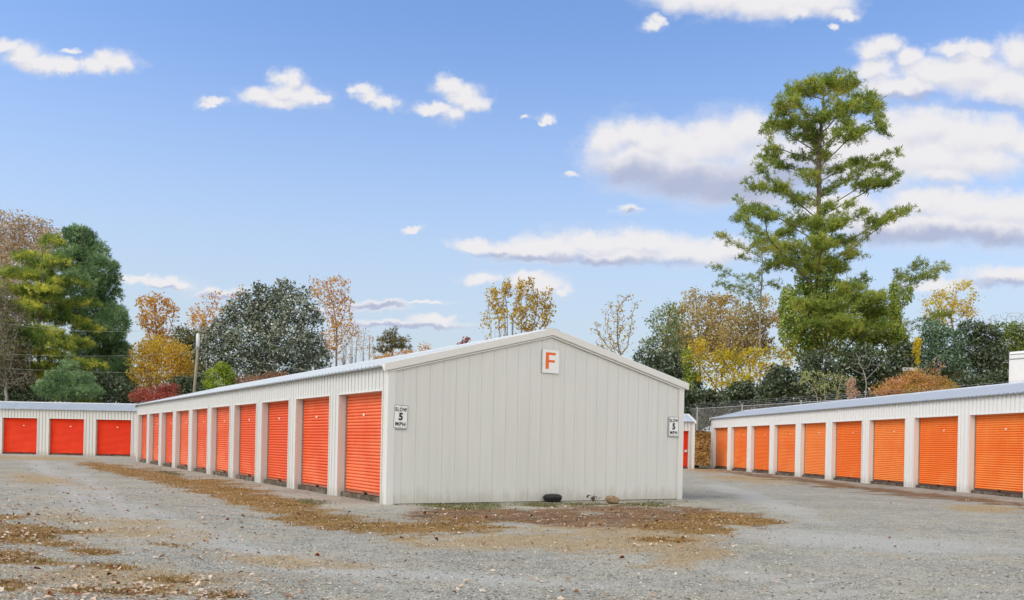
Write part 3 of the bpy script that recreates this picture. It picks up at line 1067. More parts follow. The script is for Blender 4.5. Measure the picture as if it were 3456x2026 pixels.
def plant(name, label, cat, Y, base_x, lobes, mat, bark=None, n_attr=220, step=.45, kill=.6, leaves=14, spread=.30, size=.12,
          top=None, tip=.012, seed=1, fill=0, shell=.55, mode='leaf', tuft=.30, shear=0., trunk_pts=None, stems=1, asp=.55,
          leaf_r=3.0, cap=False, group=None, jitter=.35, sides=5, drop=.0, align=.15, mneedle=11, nwidth=.016, max_rad=None, grav=0.0):
    g = np.random.default_rng(seed)
    k = Y / (F_PX / S)
    bx = at(base_x, 1000, Y)[0]; gz = float(terrain(bx, Y))
    root = thing(name, label, cat, (bx, Y, gz), 0, group)
    O = np.array([bx, Y, gz])
    L = lobes_world(lobes, Y, g, jitter)
    A, dd, ids = sample_lobes(L, n_attr, g, .25)
    A = A[A[:, 2] > gz + .15]
    low = min(c[2] - rz for c, _, _, rz in L)
    # trunk seeds
    sp, pr = [], []
    if trunk_pts is not None:
        TP = [at(x, y, Y) for x, y in trunk_pts]; TP[0] = np.array([TP[0][0], Y, gz - .1])
        cur = TP[0]; sp.append(cur); pr.append(-1)
        for q in TP[1:]:
            m_ = max(1, int(np.linalg.norm(q - cur) / step))
            for i in range(m_):
                sp.append(cur + (q - cur) * (i + 1) / m_ + g.normal(size=3) * step * .06); pr.append(len(sp) - 2)
            cur = q
    else:
        for st_ in range(stems):
            ox = (st_ - (stems - 1) / 2) * (.28 if stems > 1 else 0) + g.normal() * .06 * (stems > 1)
            b0 = O + np.array([ox, g.normal() * .1 * (stems > 1), -.1])
            tz = max(gz + .4, low if top is None else at(base_x, top, Y)[2])
            if st_ == 0: sp.append(O + np.array([0, 0, -.15])); pr.append(-1)
            sp.append(b0); pr.append(0)
            m_ = max(1, int((tz - gz) / step))
            lean = np.array([ox * 1.3, 0, 0])
            for i in range(m_):
                t = (i + 1) / m_
                sp.append(b0 + np.array([0, 0, (tz - gz)]) * t + lean * t + g.normal(size=3) * step * .07); pr.append(len(sp) - 2)
    sp = np.array(sp)
    if shear:
        ax = lambda P_: P_ - np.array([0, 0, 1.]) * (shear * np.hypot(P_[:, 0] - np.interp(P_[:, 2], sp[:, 2], sp[:, 0]), P_[:, 1] - Y))[:, None]
        As = ax(A); P, par = colonise(sp, pr, As, step, kill, g, grav=grav)
        hx = np.hypot(P[:, 0] - np.interp(P[:, 2], sp[:, 2], sp[:, 0]), P[:, 1] - Y)
        P = P.copy(); P[len(sp):, 2] += shear * hx[len(sp):]
    else:
        P, par = colonise(sp, pr, A, step, kill, g, grav=grav)
    rad = pipe_radii(par, tip)
    if max_rad: rad = np.minimum(rad, max_rad)
    V, Fq = limb_mesh(P, par, rad, sides)
    arr_mesh('trunk', V - O, Fq, bark or M['bark'], root, True)
    # leaves at the twig ends
    if mat is not None and (leaves > 0 or fill > 0):
        tips = np.where((rad < tip * leaf_r) & (par >= 0) & (np.arange(len(par)) >= len(sp)))[0]
        Vs, Fs = [], []; cnt = 0
        if leaves > 0 and len(tips):
            rep = np.repeat(tips, leaves)
            tt = g.random(len(rep))[:, None]
            C = P[rep] * (1 - tt) + P[par[rep]] * tt + g.normal(size=(len(rep), 3)) * spread * np.array([1, 1, .7]) - np.array([0, 0, drop])
            if mode == 'leaf':
                v, f = leaf_quads(C, size, g, asp, None, align)
            else:
                dr = unit(P[rep] - P[par[rep]] + np.array([0, 0, .45]) + g.normal(size=(len(rep), 3)) * .35)
                v, f = needle_tufts(C, dr, tuft, g, mneedle, nwidth)
            Vs.append(v); Fs.append(f); cnt += len(v)
        if fill > 0:
            C, dn, ids_ = sample_lobes(L, fill, g, shell)
            if cap:
                cz = np.array([L[i][0][2] for i in ids_]); C[:, 2] = np.where(C[:, 2] < cz - .12, 2 * cz - C[:, 2] - .1, C[:, 2])
            # break the shell into clumps and gaps
            nz = np.sin(C[:, 0] * 2.1 / max(.6, size * 6) + 1.3 * np.sin(C[:, 2] * 1.7)) * np.sin(C[:, 2] * 2.3 / max(.6, size * 6) + C[:, 1] * 1.1)
            C = C[(nz > -.35) | (g.random(len(C)) < .35)]; dn = dn[:len(C)]
            C = C + g.normal(size=C.shape) * spread * .4
            C = C[C[:, 2] > gz + .05]; dn = unit(g.normal(size=C.shape))
            if mode == 'leaf':
                v, f = leaf_quads(C, size, g, asp, None, align)
            else:
                dr = unit(g.normal(size=C.shape) * .7 + np.array([0, 0, .6])); v, f = needle_tufts(C, dr, tuft, g, mneedle, nwidth)
            Vs.append(v); Fs.append(f + cnt); cnt += len(v)
        arr_mesh('foliage' if name.endswith(('shrub', 'bush')) else 'crown', np.vstack(Vs) - O, np.vstack(Fs), mat, root)
    return root


LM = {}
LM['tan'] = leaf_mat('tan_leaf', [(.15, .115, .08), (.25, .19, .135), (.34, .27, .19), (.28, .225, .14)], .35, .3, gain=2.0)
LM['pine_y'] = leaf_mat('yellow_pine_needle', [(.030, .048, .014), (.070, .105, .028), (.13, .165, .036), (.26, .26, .05), (.44, .36, .065)], .60, .3, 0, .20, gain=2.3)
LM['pine_b'] = leaf_mat('blue_pine_needle', [(.024, .046, .020), (.060, .105, .046), (.12, .18, .085), (.20, .26, .15)], .55, .2, 0, .3, gain=2.15)
LM['pine'] = leaf_mat('pine_needle', [(.038, .056, .014), (.084, .116, .025), (.150, .178, .038), (.24, .22, .06)], .35, .45, 0, .4, gain=2.7)
LM['pine_far'] = leaf_mat('far_pine_needle', [(.07, .065, .025), (.14, .125, .05), (.21, .18, .075)], .5, .3, 0, .4, gain=1.5)
LM['ivy'] = leaf_mat('ivy_leaf', [(.018, .032, .008), (.060, .092, .015), (.135, .165, .024), (.20, .20, .03)], .5, .25, .06, .5, gain=3.2)
LM['twiggy'] = leaf_mat('dry_twig_leaf', [(.13, .115, .075), (.26, .235, .16), (.40, .36, .27)], .5, .35)
LM['orange'] = leaf_mat('orange_leaf', [(.24, .12, .03), (.38, .20, .045), (.44, .27, .08)], .6, .35, gain=2.1)
LM['yellow'] = leaf_mat('yellow_leaf', [(.24, .15, .03), (.42, .27, .045), (.52, .36, .07)], .6, .35, gain=1.9)
LM['lime'] = leaf_mat('lime_leaf', [(.10, .12, .025), (.26, .25, .035), (.46, .34, .035), (.54, .37, .04), (.40, .24, .04)], .45, .4, gain=1.75)
LM['red'] = leaf_mat('red_shrub_leaf', [(.10, .03, .02), (.22, .055, .04), (.30, .10, .075)], .9, .3, gain=2.0)
LM['olive'] = leaf_mat('olive_leaf', [(.055, .055, .022), (.11, .11, .045), (.17, .155, .07)], .5, .3, gain=2.1)
LM['magnolia'] = leaf_mat('magnolia_leaf', [(.014, .024, .010), (.028, .042, .018), (.050, .068, .030), (.10, .105, .065), (.25, .255, .20)], .7, .06, .10, .82, .40, gain=2.1)  # palest stop paints in sky glint and gloss, besides pale leaf undersides
LM['bright'] = leaf_mat('bright_green_leaf', [(.055, .085, .012), (.13, .175, .022), (.22, .25, .04)], .9, .35, gain=2.2)
LM['rust'] = leaf_mat('rust_leaf', [(.10, .055, .035), (.19, .105, .065), (.25, .16, .10)], .7, .3, gain=2.1)
LM['brownorange'] = leaf_mat('brown_orange_leaf', [(.20, .10, .035), (.34, .18, .06), (.42, .26, .12)], .5, .35, gain=2.3)
LM['poplar'] = leaf_mat('poplar_leaf', [(.16, .12, .025), (.30, .20, .030), (.42, .29, .05)], .6, .35, gain=2.2)
LM['greygreen'] = leaf_mat('grey_green_leaf', [(.045, .06, .028), (.095, .115, .055), (.16, .17, .09)], .5, .3, gain=3.0)
LM['dark'] = leaf_mat('dark_evergreen_leaf', [(.010, .018, .008), (.028, .042, .016), (.060, .080, .030)], .55, .15, .08, .5, .5, gain=2.3)
LM['dark2'] = leaf_mat('dark_hedge_leaf', [(.016, .032, .018), (.040, .072, .038), (.085, .125, .065)], .55, .15, .06, .45, .5, gain=2.6)
LM['hedge'] = leaf_mat('lime_hedge_leaf', [(.022, .040, .014), (.07, .10, .026), (.17, .20, .04)], .45, .2, .05, .4, .5, gain=2.4)
LM['olivetan'] = leaf_mat('olive_tan_leaf', [(.14, .11, .045), (.24, .19, .085), (.33, .26, .13)], .5, .35, gain=2.7)
LM['ochre'] = leaf_mat('ochre_leaf', [(.20, .15, .05), (.34, .26, .08), (.46, .35, .11), (.40, .22, .07)], .5, .4, gain=1.7)
LM['yellowgreen'] = leaf_mat('yellow_green_leaf', [(.14, .15, .05), (.24, .24, .07), (.36, .31, .09)], .5, .4, gain=1.8)
LM['gold'] = leaf_mat('gold_leaf', [(.30, .20, .04), (.50, .33, .06), (.60, .42, .11)], .5, .4, gain=1.9)
LM['pink'] = leaf_mat('pink_orange_leaf', [(.15, .14, .03), (.30, .22, .04), (.38, .20, .06), (.46, .25, .15), (.52, .34, .24)], .55, .3, 0, .4, gain=1.6)
LM['sap'] = leaf_mat('sapling_leaf', [(.12, .14, .05), (.20, .22, .08), (.28, .28, .13)], .6, .35, gain=2.6)
LM['pale'] = leaf_mat('pale_dead_leaf', [(.40, .28, .20), (.52, .38, .28)], .6, .3, gain=1.4)

# --- left group, behind the far shed
plant('deciduous_tree', 'big tan-leaved tree rising behind the pines at the left edge', 'tree', 86, 0,
      [(20, 575, 95, 62), (80, 580, 75, 52), (-60, 620, 110, 90), (130, 610, 60, 55), (40, 660, 120, 70), (-20, 760, 120, 90)], LM['tan'],
      M['twig_grey'], 520, .6, .75, 11, .34, .13, 900, .014, 11, 16000, .2)
plant('pine_tree', 'yellowish green white pine with layered boughs at the far left', 'tree', 70, 95,
      [(125, 600, 34, 22), (80, 640, 52, 21), (150, 650, 44, 18), (45, 680, 56, 20), (165, 700, 56, 17), (95, 720, 66, 20), (205, 748, 44, 14), (50, 762, 70, 21), (140, 790, 84, 18), (215, 812, 38, 13), (55, 828, 72, 21), (170, 848, 70, 17), (100, 880, 84, 20), (205, 900, 60, 16), (40, 915, 84, 21), (150, 935, 80, 17), (70, 965, 100, 23), (230, 960, 50, 18), (175, 985, 80, 21), (0, 720, 60, 21), (-20, 800, 60, 23), (-10, 880, 60, 23), (95, 690, 40, 50), (110, 770, 60, 60), (100, 860, 80, 60), (110, 940, 100, 50)], LM['pine_y'],
      M['bark_pine'], 900, .40, .42, 2, .16, .2, 640, .012, 12, 15000, .6, 'tuft', .32, .25, [(95, 990), (95, 800), (105, 600)], mneedle=9, nwidth=.022, jitter=.7, cap=True)
plant('pine_tree', 'blue-green pine with a rounded top right of the yellowish pine', 'tree', 75, 225,
      [(195, 585, 42, 28), (225, 625, 45, 34), (180, 640, 50, 40), (245, 670, 42, 40), (205, 700, 60, 40), (262, 720, 34, 40), (225, 770, 70, 44), (275, 800, 40, 50), (240, 850, 75, 46),
       (290, 880, 40, 44), (250, 920, 80, 40), (295, 950, 40, 40), (200, 950, 70, 40), (292, 690, 8, 14), (298, 725, 8, 12), (283, 655, 12, 10), (304, 770, 8, 20)], LM['pine_b'],
      M['bark_pine'], 900, .42, .45, 2, .2, .2, 640, .012, 13, 12500, .5, 'tuft', .36, .2, [(225, 990), (215, 800), (200, 570)], mneedle=9, nwidth=.024, jitter=.6)
plant('deciduous_tree', 'grey bare-branched tree in front of the pines at the left edge', 'tree', 66, 15,
      [(10, 790, 60, 60), (25, 860, 60, 55), (-20, 730, 50, 50), (-10, 900, 70, 60), (50, 930, 40, 34)], LM['twiggy'],
      M['twig_grey'], 900, .32, .34, 5, .26, .085, 940, .010, 14, 9000, .2)
plant('pine_tree', 'small blue-green pine growing just above the far shed roof', 'tree', 65.5, 165,
      [(168, 905, 24, 18), (150, 930, 42, 22), (195, 935, 36, 20), (120, 958, 36, 20), (165, 962, 60, 24), (215, 962, 34, 18)], LM['pine_b'],
      M['bark_pine'], 300, .3, .3, 4, .16, .2, 900, .010, 15, 2600, .4, 'tuft', .30, .2, [(165, 1000), (167, 893)], mneedle=10, nwidth=.018)
plant('deciduous_tree', 'tall orange-leaved tree above the yellow bush near the pole', 'tree', 80, 385,
      [(362, 745, 26, 22), (400, 742, 20, 22), (425, 760, 16, 22), (345, 735, 14, 14), (385, 730, 14, 10), (375, 790, 40, 30), (395, 840, 40, 40)], LM['orange'],
      M['twig'], 420, .36, .40, 8, .20, .13, 880, .011, 16, 500, .3, shear=.6)
plant('yellow_bush', 'broad golden yellow bush behind the far shed left of the pole', 'bush', 72, 400,
      [(395, 860, 60, 36), (440, 880, 44, 38), (355, 880, 40, 44), (400, 915, 75, 36), (450, 930, 40, 36), (355, 935, 40, 34)], LM['yellow'],
      M['twig'], 420, .33, .38, 10, .22, .095, 940, .010, 17, 6500, .3, stems=4, shear=.5)
plant('red_shrub', 'dark red shrub above the junction of the two shed roofs', 'shrub', 63.5, 385,
      [(372, 968, 42, 18), (415, 958, 30, 18), (345, 978, 30, 14), (400, 980, 60, 16)], LM['red'], M['twig'], 160, .25, .3, 10, .16, .075, 985, .008, 18, 2800, .2, stems=4)
plant('deciduous_tree', 'thin tree with a few orange-tan leaves behind the utility pole', 'tree', 84, 495,
      [(512, 735, 18, 16), (480, 765, 22, 22), (525, 765, 25, 22), (500, 800, 40, 35), (545, 730, 10, 16), (595, 715, 12, 18)], LM['brownorange'],
      M['twig'], 320, .38, .42, 5, .2, .13, 860, .011, 19, 100, shear=.5)
plant('deciduous_tree', 'rounded olive green tree left of the dark magnolia', 'tree', 79, 462,
      [(455, 830, 34, 30), (485, 845, 30, 34), (440, 870, 30, 30), (478, 900, 40, 45)], LM['olive'], M['bark'], 220, .4, .45, 8, .28, .12, 900, .011, 20, 3600, .4)
plant('magnolia_tree', 'large dark magnolia with glossy leaves and silvery glints behind the middle shed', 'tree', 70, 660,
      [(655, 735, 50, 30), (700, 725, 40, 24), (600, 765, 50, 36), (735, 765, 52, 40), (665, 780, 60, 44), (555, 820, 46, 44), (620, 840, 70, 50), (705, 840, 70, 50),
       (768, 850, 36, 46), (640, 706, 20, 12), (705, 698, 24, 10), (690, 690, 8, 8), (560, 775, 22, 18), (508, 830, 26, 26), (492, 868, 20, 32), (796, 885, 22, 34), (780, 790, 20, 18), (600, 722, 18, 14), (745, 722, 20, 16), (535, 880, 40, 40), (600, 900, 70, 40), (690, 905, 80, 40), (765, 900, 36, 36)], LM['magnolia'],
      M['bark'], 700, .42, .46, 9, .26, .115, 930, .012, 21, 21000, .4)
plant('deciduous_tree', 'orange-brown oak rising behind the right side of the magnolia', 'tree', 88, 825,
      [(790, 705, 34, 26), (835, 695, 32, 24), (770, 720, 20, 18), (815, 735, 40, 30), (850, 745, 22, 30), (835, 790, 40, 36), (865, 810, 26, 26), (820, 840, 40, 34)], LM['brownorange'],
      M['twig'], 620, .42, .44, 5, .22, .13, 890, .012, 22, 500, .2, shear=.5)
plant('deciduous_tree', 'leafless thicket of thin upright stems right of the orange-brown oak', 'tree', 87, 882,
      [(870, 835, 26, 40), (895, 840, 20, 44), (912, 855, 14, 36), (850, 870, 26, 26)], LM['brownorange'], M['twig'], 420, .33, .36, 2, .14, .08, 900, .011, 23, 100, stems=6, shear=1.0)
plant('bright_bush', 'small bright green bush in front of the magnolia', 'bush', 63, 540,
      [(545, 905, 22, 14), (530, 922, 28, 18), (560, 925, 22, 18), (540, 945, 42, 18)], LM['bright'], M['twig'], 140, .22, .28, 10, .13, .075, 960, .007, 24, 3000, .4, stems=4)
plant('rust_shrub', 'low reddish brown shrub at the foot of the magnolia', 'shrub', 64, 640,
      [(600, 940, 40, 14), (640, 935, 40, 16), (685, 925, 36, 12), (640, 950, 80, 14)], LM['rust'], M['twig'], 160, .25, .3, 10, .16, .07, 960, .007, 25, 2600, .3, stems=5)
plant('pine_tree', 'small round-headed olive pine over the middle shed roof', 'tree', 98, 966,
      [(966, 822, 22, 12), (948, 836, 26, 12), (986, 838, 24, 12), (965, 852, 46, 12), (935, 862, 26, 8), (1000, 858, 16, 8)], LM['pine_far'],
      M['bark_pine'], 260, .45, .45, 3, .22, .2, 880, .014, 26, 120, .3, 'tuft', .40, .2, [(966, 930), (966, 815)], mneedle=9, nwidth=.03)
plant('orange_bush', 'low orange bush peeping over the roof right of the round pine', 'bush', 95, 1025,
      [(950, 882, 40, 12), (1000, 872, 40, 10), (1045, 852, 18, 10), (1050, 868, 30, 10)], LM['brownorange'], M['twig'], 160, .4, .45, 6, .25, .11, 885, .011, 27, 900, .3, stems=4)
plant('red_bush', 'small red-leaved bush peeping over the roof left of the yellow poplar', 'bush', 94, 1147,
      [(1147, 836, 11, 7), (1140, 850, 18, 8)], LM['red'], M['twig'], 60, .3, .35, 9, .18, .10, 860, .009, 28, 300, .3, stems=3)
plant('poplar_tree', 'slender yellow-leaved poplar clump above the peak of the gable', 'tree', 86, 1270,
      [(1195, 790, 18, 30), (1212, 735, 20, 38), (1245, 715, 16, 34), (1232, 775, 22, 36), (1282, 715, 18, 34), (1305, 695, 14, 20), (1275, 775, 22, 36), (1312, 750, 18, 34), (1345, 735, 16, 34), (1340, 780, 18, 30), (1300, 800, 26, 26), (1362, 765, 8, 16)], LM['poplar'],
      M['twig'], 620, .34, .34, 6, .16, .135, 850, .011, 29, 900, .2, shear=1.6, stems=4, jitter=.25)

for i, (Y_, bx_, lb, lab) in enumerate([
        (67.5, 40, [(10, 960, 60, 30), (70, 975, 60, 24), (40, 930, 40, 26)], 'dark shrub behind the far shed under the yellowish pine'),
        (69, 270, [(240, 972, 60, 24), (300, 965, 40, 30), (320, 985, 40, 18), (270, 940, 36, 24)], 'dark shrub behind the far shed left of the red shrub'),
        (68, 470, [(450, 950, 36, 24), (490, 945, 30, 26), (430, 970, 40, 20)], 'dark shrub at the foot of the utility pole')]):
    plant('dark_shrub', lab, 'shrub', Y_, bx_, lb, LM['dark'], M['bark'], 120, .4, .45, 8, .26, .11, 1000, .011, 80 + i, 4200, .35, stems=3)

# --- right group, on the bank beyond the fence
plant('deciduous_tree', 'nearly bare tree with scattered ochre leaves right of the gable peak', 'tree', 84, 1525,
      [(1540, 730, 26, 14), (1565, 750, 16, 16), (1510, 760, 30, 28), (1480, 815, 36, 26), (1530, 800, 40, 34), (1505, 850, 50, 24)], LM['poplar'],
      M['twig'], 420, .38, .40, 2, .16, .12, 870, .0125, 30, 120, shear=.6)
plant('deciduous_tree', 'grey-green tree behind the right slope of the middle shed', 'tree', 82, 1635,
      [(1645, 765, 22, 24), (1615, 790, 26, 28), (1660, 800, 24, 30), (1635, 830, 40, 34), (1600, 850, 30, 26), (1665, 850, 26, 30)], LM['greygreen'], M['bark'], 380, .4, .42, 6, .26, .115, 900, .011, 31, 1400, .2)
plant('dark_shrub', 'dense dark evergreen shrub over the right slope of the roof', 'shrub', 78, 1620,
      [(1590, 878, 38, 22), (1640, 890, 40, 28), (1670, 920, 36, 34), (1620, 915, 60, 34), (1700, 940, 30, 40)], LM['dark'], M['bark'], 160, .4, .45, 8, .25, .12, 950, .011, 32, 5200, .5, stems=3)
plant('deciduous_tree', 'tall tan tree with a golden top left of the big pine', 'tree', 86, 1720,
      [(1702, 722, 26, 14), (1740, 735, 28, 18), (1690, 755, 24, 22), (1730, 780, 40, 34), (1690, 815, 28, 36), (1750, 830, 36, 36), (1710, 860, 40, 34)], LM['olivetan'],
      M['twig'], 620, .40, .42, 8, .24, .13, 900, .011, 33, 1600, .2, shear=.5)
plant('deciduous_tree', 'olive-tan tree tucked under the left boughs of the big pine', 'tree', 84, 1845,
      [(1825, 775, 36, 34), (1870, 790, 34, 36), (1800, 815, 34, 36), (1850, 840, 50, 36), (1885, 850, 24, 30), (1800, 860, 40, 30)], LM['olivetan'],
      M['twig'], 620, .40, .42, 9, .25, .13, 910, .011, 34, 2000, .2, shear=.4)
plant('deciduous_tree', 'ochre-leaved tree filling the gap between the tan tree and the big pine', 'tree', 88, 1775,
      [(1765, 745, 34, 26), (1800, 735, 26, 20), (1775, 790, 40, 36), (1760, 840, 44, 36), (1880, 745, 26, 24), (1905, 790, 24, 34), (1800, 870, 50, 30)], LM['ochre'],
      M['twig'], 520, .42, .44, 8, .25, .13, 905, .011, 90, 1500, .2, shear=.5)
plant('deciduous_tree', 'yellow-green tree between the grey-green tree and the tan golden-topped tree', 'tree', 87, 1668,
      [(1665, 775, 26, 28), (1655, 825, 30, 34), (1690, 845, 28, 34), (1650, 870, 40, 26)], LM['yellowgreen'],
      M['twig'], 320, .42, .44, 8, .25, .125, 905, .011, 91, 1200, .2, shear=.4)
plant('maple_tree', 'bright yellow maple hanging over the fence behind the far shed', 'tree', 76, 1800,
      [(1745, 885, 36, 20), (1735, 925, 28, 22), (1790, 905, 50, 24), (1845, 890, 44, 20), (1835, 930, 56, 18), (1780, 945, 40, 16), (1890, 910, 40, 18), (1925, 870, 26, 24), (1940, 885, 20, 22), (1765, 965, 16, 16), (1700, 880, 26, 30), (1720, 850, 30, 22), (1790, 870, 40, 16), (1865, 865, 40, 16), (1815, 955, 20, 12)], LM['lime'],
      M['bark'], 620, .36, .38, 6, .30, .12, 960, .011, 35, 1900, .1)
plant('ivy_tree', 'ivy-covered dark trunk just right of the middle shed corner', 'tree', 77, 1694,
      [(1690, 890, 12, 36), (1694, 940, 14, 40), (1698, 990, 18, 40), (1712, 930, 10, 18)], LM['ivy'], M['bark'], 120, .4, .4, 8, .2, .10, 900, .012, 36, 2600, .3, max_rad=.16)
for i, (Y_, bx_, lb, lab, mt) in enumerate([
        (76, 1745, [(1735, 990, 40, 34), (1765, 1010, 40, 40), (1720, 1030, 30, 30)], 'dark undergrowth shrub behind the fence below the ivy-covered trunk', 'dark'),
        (74, 1830, [(1810, 985, 44, 36), (1850, 1000, 46, 40), (1830, 960, 40, 24)], 'dark undergrowth shrub behind the fence below the yellow maple', 'dark'),
        (70, 1925, [(1900, 970, 44, 40), (1945, 985, 46, 40), (1920, 930, 36, 34)], 'dark undergrowth shrub behind the fence left of the pale sapling', 'dark'),
        (69, 2020, [(1990, 950, 44, 50), (2040, 975, 50, 40), (2010, 900, 50, 40)], 'dark undergrowth shrub behind the pale sapling', 'dark'),
        (72, 2120, [(2090, 930, 50, 50), (2140, 955, 50, 40), (2110, 885, 50, 40)], 'dark thicket under the right boughs of the big pine', 'dark'),
        (71, 2210, [(2190, 920, 44, 50), (2225, 890, 36, 50), (2235, 945, 40, 34)], 'dark thicket left of the dark green hedge trees', 'dark'),
        (73, 1700, [(1680, 1015, 30, 34), (1705, 1030, 30, 30), (1690, 985, 20, 30)], 'shaded shrub at the fence beside the end of the middle shed', 'dark')]):
    plant('dark_shrub', lab, 'shrub', Y_, bx_, lb, LM[mt], M['bark'], 140, .4, .45, 8, .28, .13, 1010, .011, 50 + i, 5200, .35, stems=3)


# --- the big pine
def big_pine():
    Y = 80
    T = lambda x, y: (1531.3 + .5676 * x, 145.8 + .5676 * y)
    cl = [(790, 130, 95, 42), (930, 105, 120, 42), (1060, 190, 70, 55), (1115, 240, 36, 55), (715, 190, 70, 45), (690, 275, 85, 45), (830, 260, 90, 45), (960, 225, 80, 55), (1000, 320, 90, 40), (630, 310, 40, 24), (800, 340, 90, 30),
          (1135, 315, 36, 36), (1198, 400, 34, 24), (1140, 470, 60, 28), (1050, 545, 70, 26), (1030, 445, 60, 26), (1110, 540, 70, 26), (1190, 500, 24, 22),
          (1262, 635, 24, 20), (1200, 668, 56, 24), (1110, 705, 66, 30), (1040, 660, 36, 26),
          (640, 415, 62, 34), (600, 470, 46, 30), (690, 470, 50, 24), (590, 560, 52, 28), (690, 560, 60, 28), (540, 520, 14, 18), (740, 610, 50, 24), (505, 620, 24, 22), (570, 655, 80, 26), (650, 680, 70, 26), (510, 690, 40, 20),
          (740, 820, 100, 40), (930, 715, 62, 40), (830, 720, 50, 44), (690, 880, 80, 34), (650, 830, 50, 34), (870, 800, 90, 40), (960, 790, 70, 30), (800, 890, 90, 40), (920, 900, 80, 40),
          (1000, 995, 80, 40), (1070, 1045, 100, 36), (900, 1080, 90, 34), (850, 1155, 70, 30), (960, 1140, 90, 34), (1050, 950, 40, 24), (760, 700, 60, 34), (900, 640, 50, 26), (700, 760, 60, 30), (1010, 850, 50, 30), (600, 780, 50, 26), (860, 420, 60, 26), (760, 420, 50, 26), (930, 480, 60, 26), (800, 500, 46, 22), (1000, 620, 40, 20), (1090, 1100, 80, 36), (1000, 1180, 90, 40), (1120, 1160, 60, 40), (780, 1060, 60, 40)]
    lob = []
    gg = np.random.default_rng(5)
    for x, y, a, b in cl:
        X_, Y_ = T(x, y); half = 3.2 + 5.5 * sstep(50, 700, y)
        dz_ = float(gg.uniform(-1, 1) * half * .75)
        if y > 980: dz_ = -float(gg.uniform(4.2, 6.2))
        lob.append((X_, Y_, a * .5676, b * .5676, dz_))
    tr = [T(850, 1500), T(852, 1000), T(855, 700), T(852, 450), T(862, 300), T(880, 130)]
    root = plant('pine_tree', 'towering pine with open sky between its boughs, tallest tree of all', 'tree', Y, T(850, 1500)[0], lob, LM['pine'],
                 M['bark_pine'], 2900, .40, .43, 6, .23, .2, 900, .0165, 60, 0, 0, 'tuft', .43, .50, tr, jitter=0, mneedle=12, nwidth=.024, leaf_r=2.6)
    # far-side and near-side boughs give the crown its depth
    O = np.array(root.location)
    g = np.random.default_rng(61)
    # ivy climbing the trunk and spreading over the lower boughs
    iv = [(850, 760, 34, 60), (845, 860, 60, 70), (835, 950, 90, 70), (800, 1040, 110, 70), (770, 1110, 90, 70), (900, 1020, 110, 70), (740, 1160, 60, 60), (860, 1160, 130, 70), (1000, 1120, 110, 70), (1080, 1180, 90, 70), (930, 1230, 150, 70), (1120, 1240, 90, 60), (790, 1250, 80, 60), (715, 1060, 36, 90), (725, 1180, 50, 80), (1130, 1120, 60, 60), (1180, 1230, 60, 60)]
    L = lobes_world([(*T(x, y), a * .5676, b * .5676, (g.random() - .5) * 3) for x, y, a, b in iv], Y, g, 0)
    C, dn, _ = sample_lobes(L, 34000, g, .55)
    nz = np.sin(C[:, 0] * 2.3 + 1.3 * np.sin(C[:, 2] * 1.9)) * np.sin(C[:, 2] * 2.1 + C[:, 1] * 1.1)
    C = C[(nz > -.3) | (g.random(len(C)) < .3)]
    C = C[C[:, 2] > O[2]]
    v, f = leaf_quads(C - O, .11, g, .7, None, .1)
    arr_mesh('ivy', v, f, LM['ivy'], root)


big_pine()
T = lambda x, y: (1531.3 + .5676 * x, 145.8 + .5676 * y)
def TL(l): return [(*T(x, y), a * .5676, b * .5676) for x, y, a, b in l]
plant('pine_tree', 'slim pale-trunked pine leaning at the left of the towering pine', 'tree', 82, T(605, 1300)[0],
      TL([(560, 740, 56, 30), (610, 810, 60, 32), (430, 765, 40, 16), (470, 800, 40, 16), (400, 898, 44, 13), (470, 935, 50, 16), (570, 945, 50, 22), (430, 975, 50, 20), (520, 1000, 60, 18), (640, 900, 50, 30), (500, 860, 40, 16), (660, 980, 40, 24)]),
      LM['pine'], M['bark_pale'], 420, .36, .40, 4, .18, .2, 900, .011, 63, 0, 0, 'tuft', .34, .35, [T(600, 1450), T(598, 1100), T(608, 900), T(600, 740)], mneedle=10, nwidth=.018, jitter=.5)
plant('pine_tree', 'vine-draped pine with one long bough reaching right of the towering pine', 'tree', 79, T(1185, 1400)[0],
      TL([(1290, 895, 46, 30), (1380, 905, 44, 30), (1330, 940, 60, 26), (1255, 960, 50, 26), (1200, 935, 30, 30), (1230, 1000, 40, 22), (1390, 1110, 56, 20), (1330, 1130, 40, 12), (1180, 1060, 26, 70), (1190, 1160, 34, 70), (1215, 1230, 40, 50)]),
      LM['pine'], M['bark_pine'], 360, .36, .40, 4, .18, .2, 900, .0115, 64, 500, .3, 'tuft', .34, .35, [T(1185, 1450), T(1180, 1150), T(1190, 960)], mneedle=10, nwidth=.018, jitter=.4)
plant('ivy_vine', 'green vine hanging in a column right of the towering pine', 'vine', 77.5, T(1190, 1400)[0],
      TL([(1178, 1010, 18, 56), (1180, 1100, 24, 60), (1190, 1190, 34, 60), (1225, 1050, 10, 40), (1210, 1270, 44, 50), (1250, 1020, 8, 36)]), LM['ivy'], M['bark'], 140, .4, .4, 7, .2, .10, 900, .010, 65, 5200, .3, max_rad=.1)
plant('deciduous_tree', 'golden yellow tree far behind the dark hedge trees at the right', 'tree', 98, 2345,
      [(2325, 725, 34, 18), (2372, 702, 28, 16), (2395, 730, 20, 14), (2290, 750, 26, 20), (2350, 755, 50, 24), (2310, 780, 40, 20), (2385, 765, 26, 18)], LM['gold'],
      M['twig'], 420, .42, .44, 6, .25, .14, 830, .012, 66, 500, .2, shear=.3)
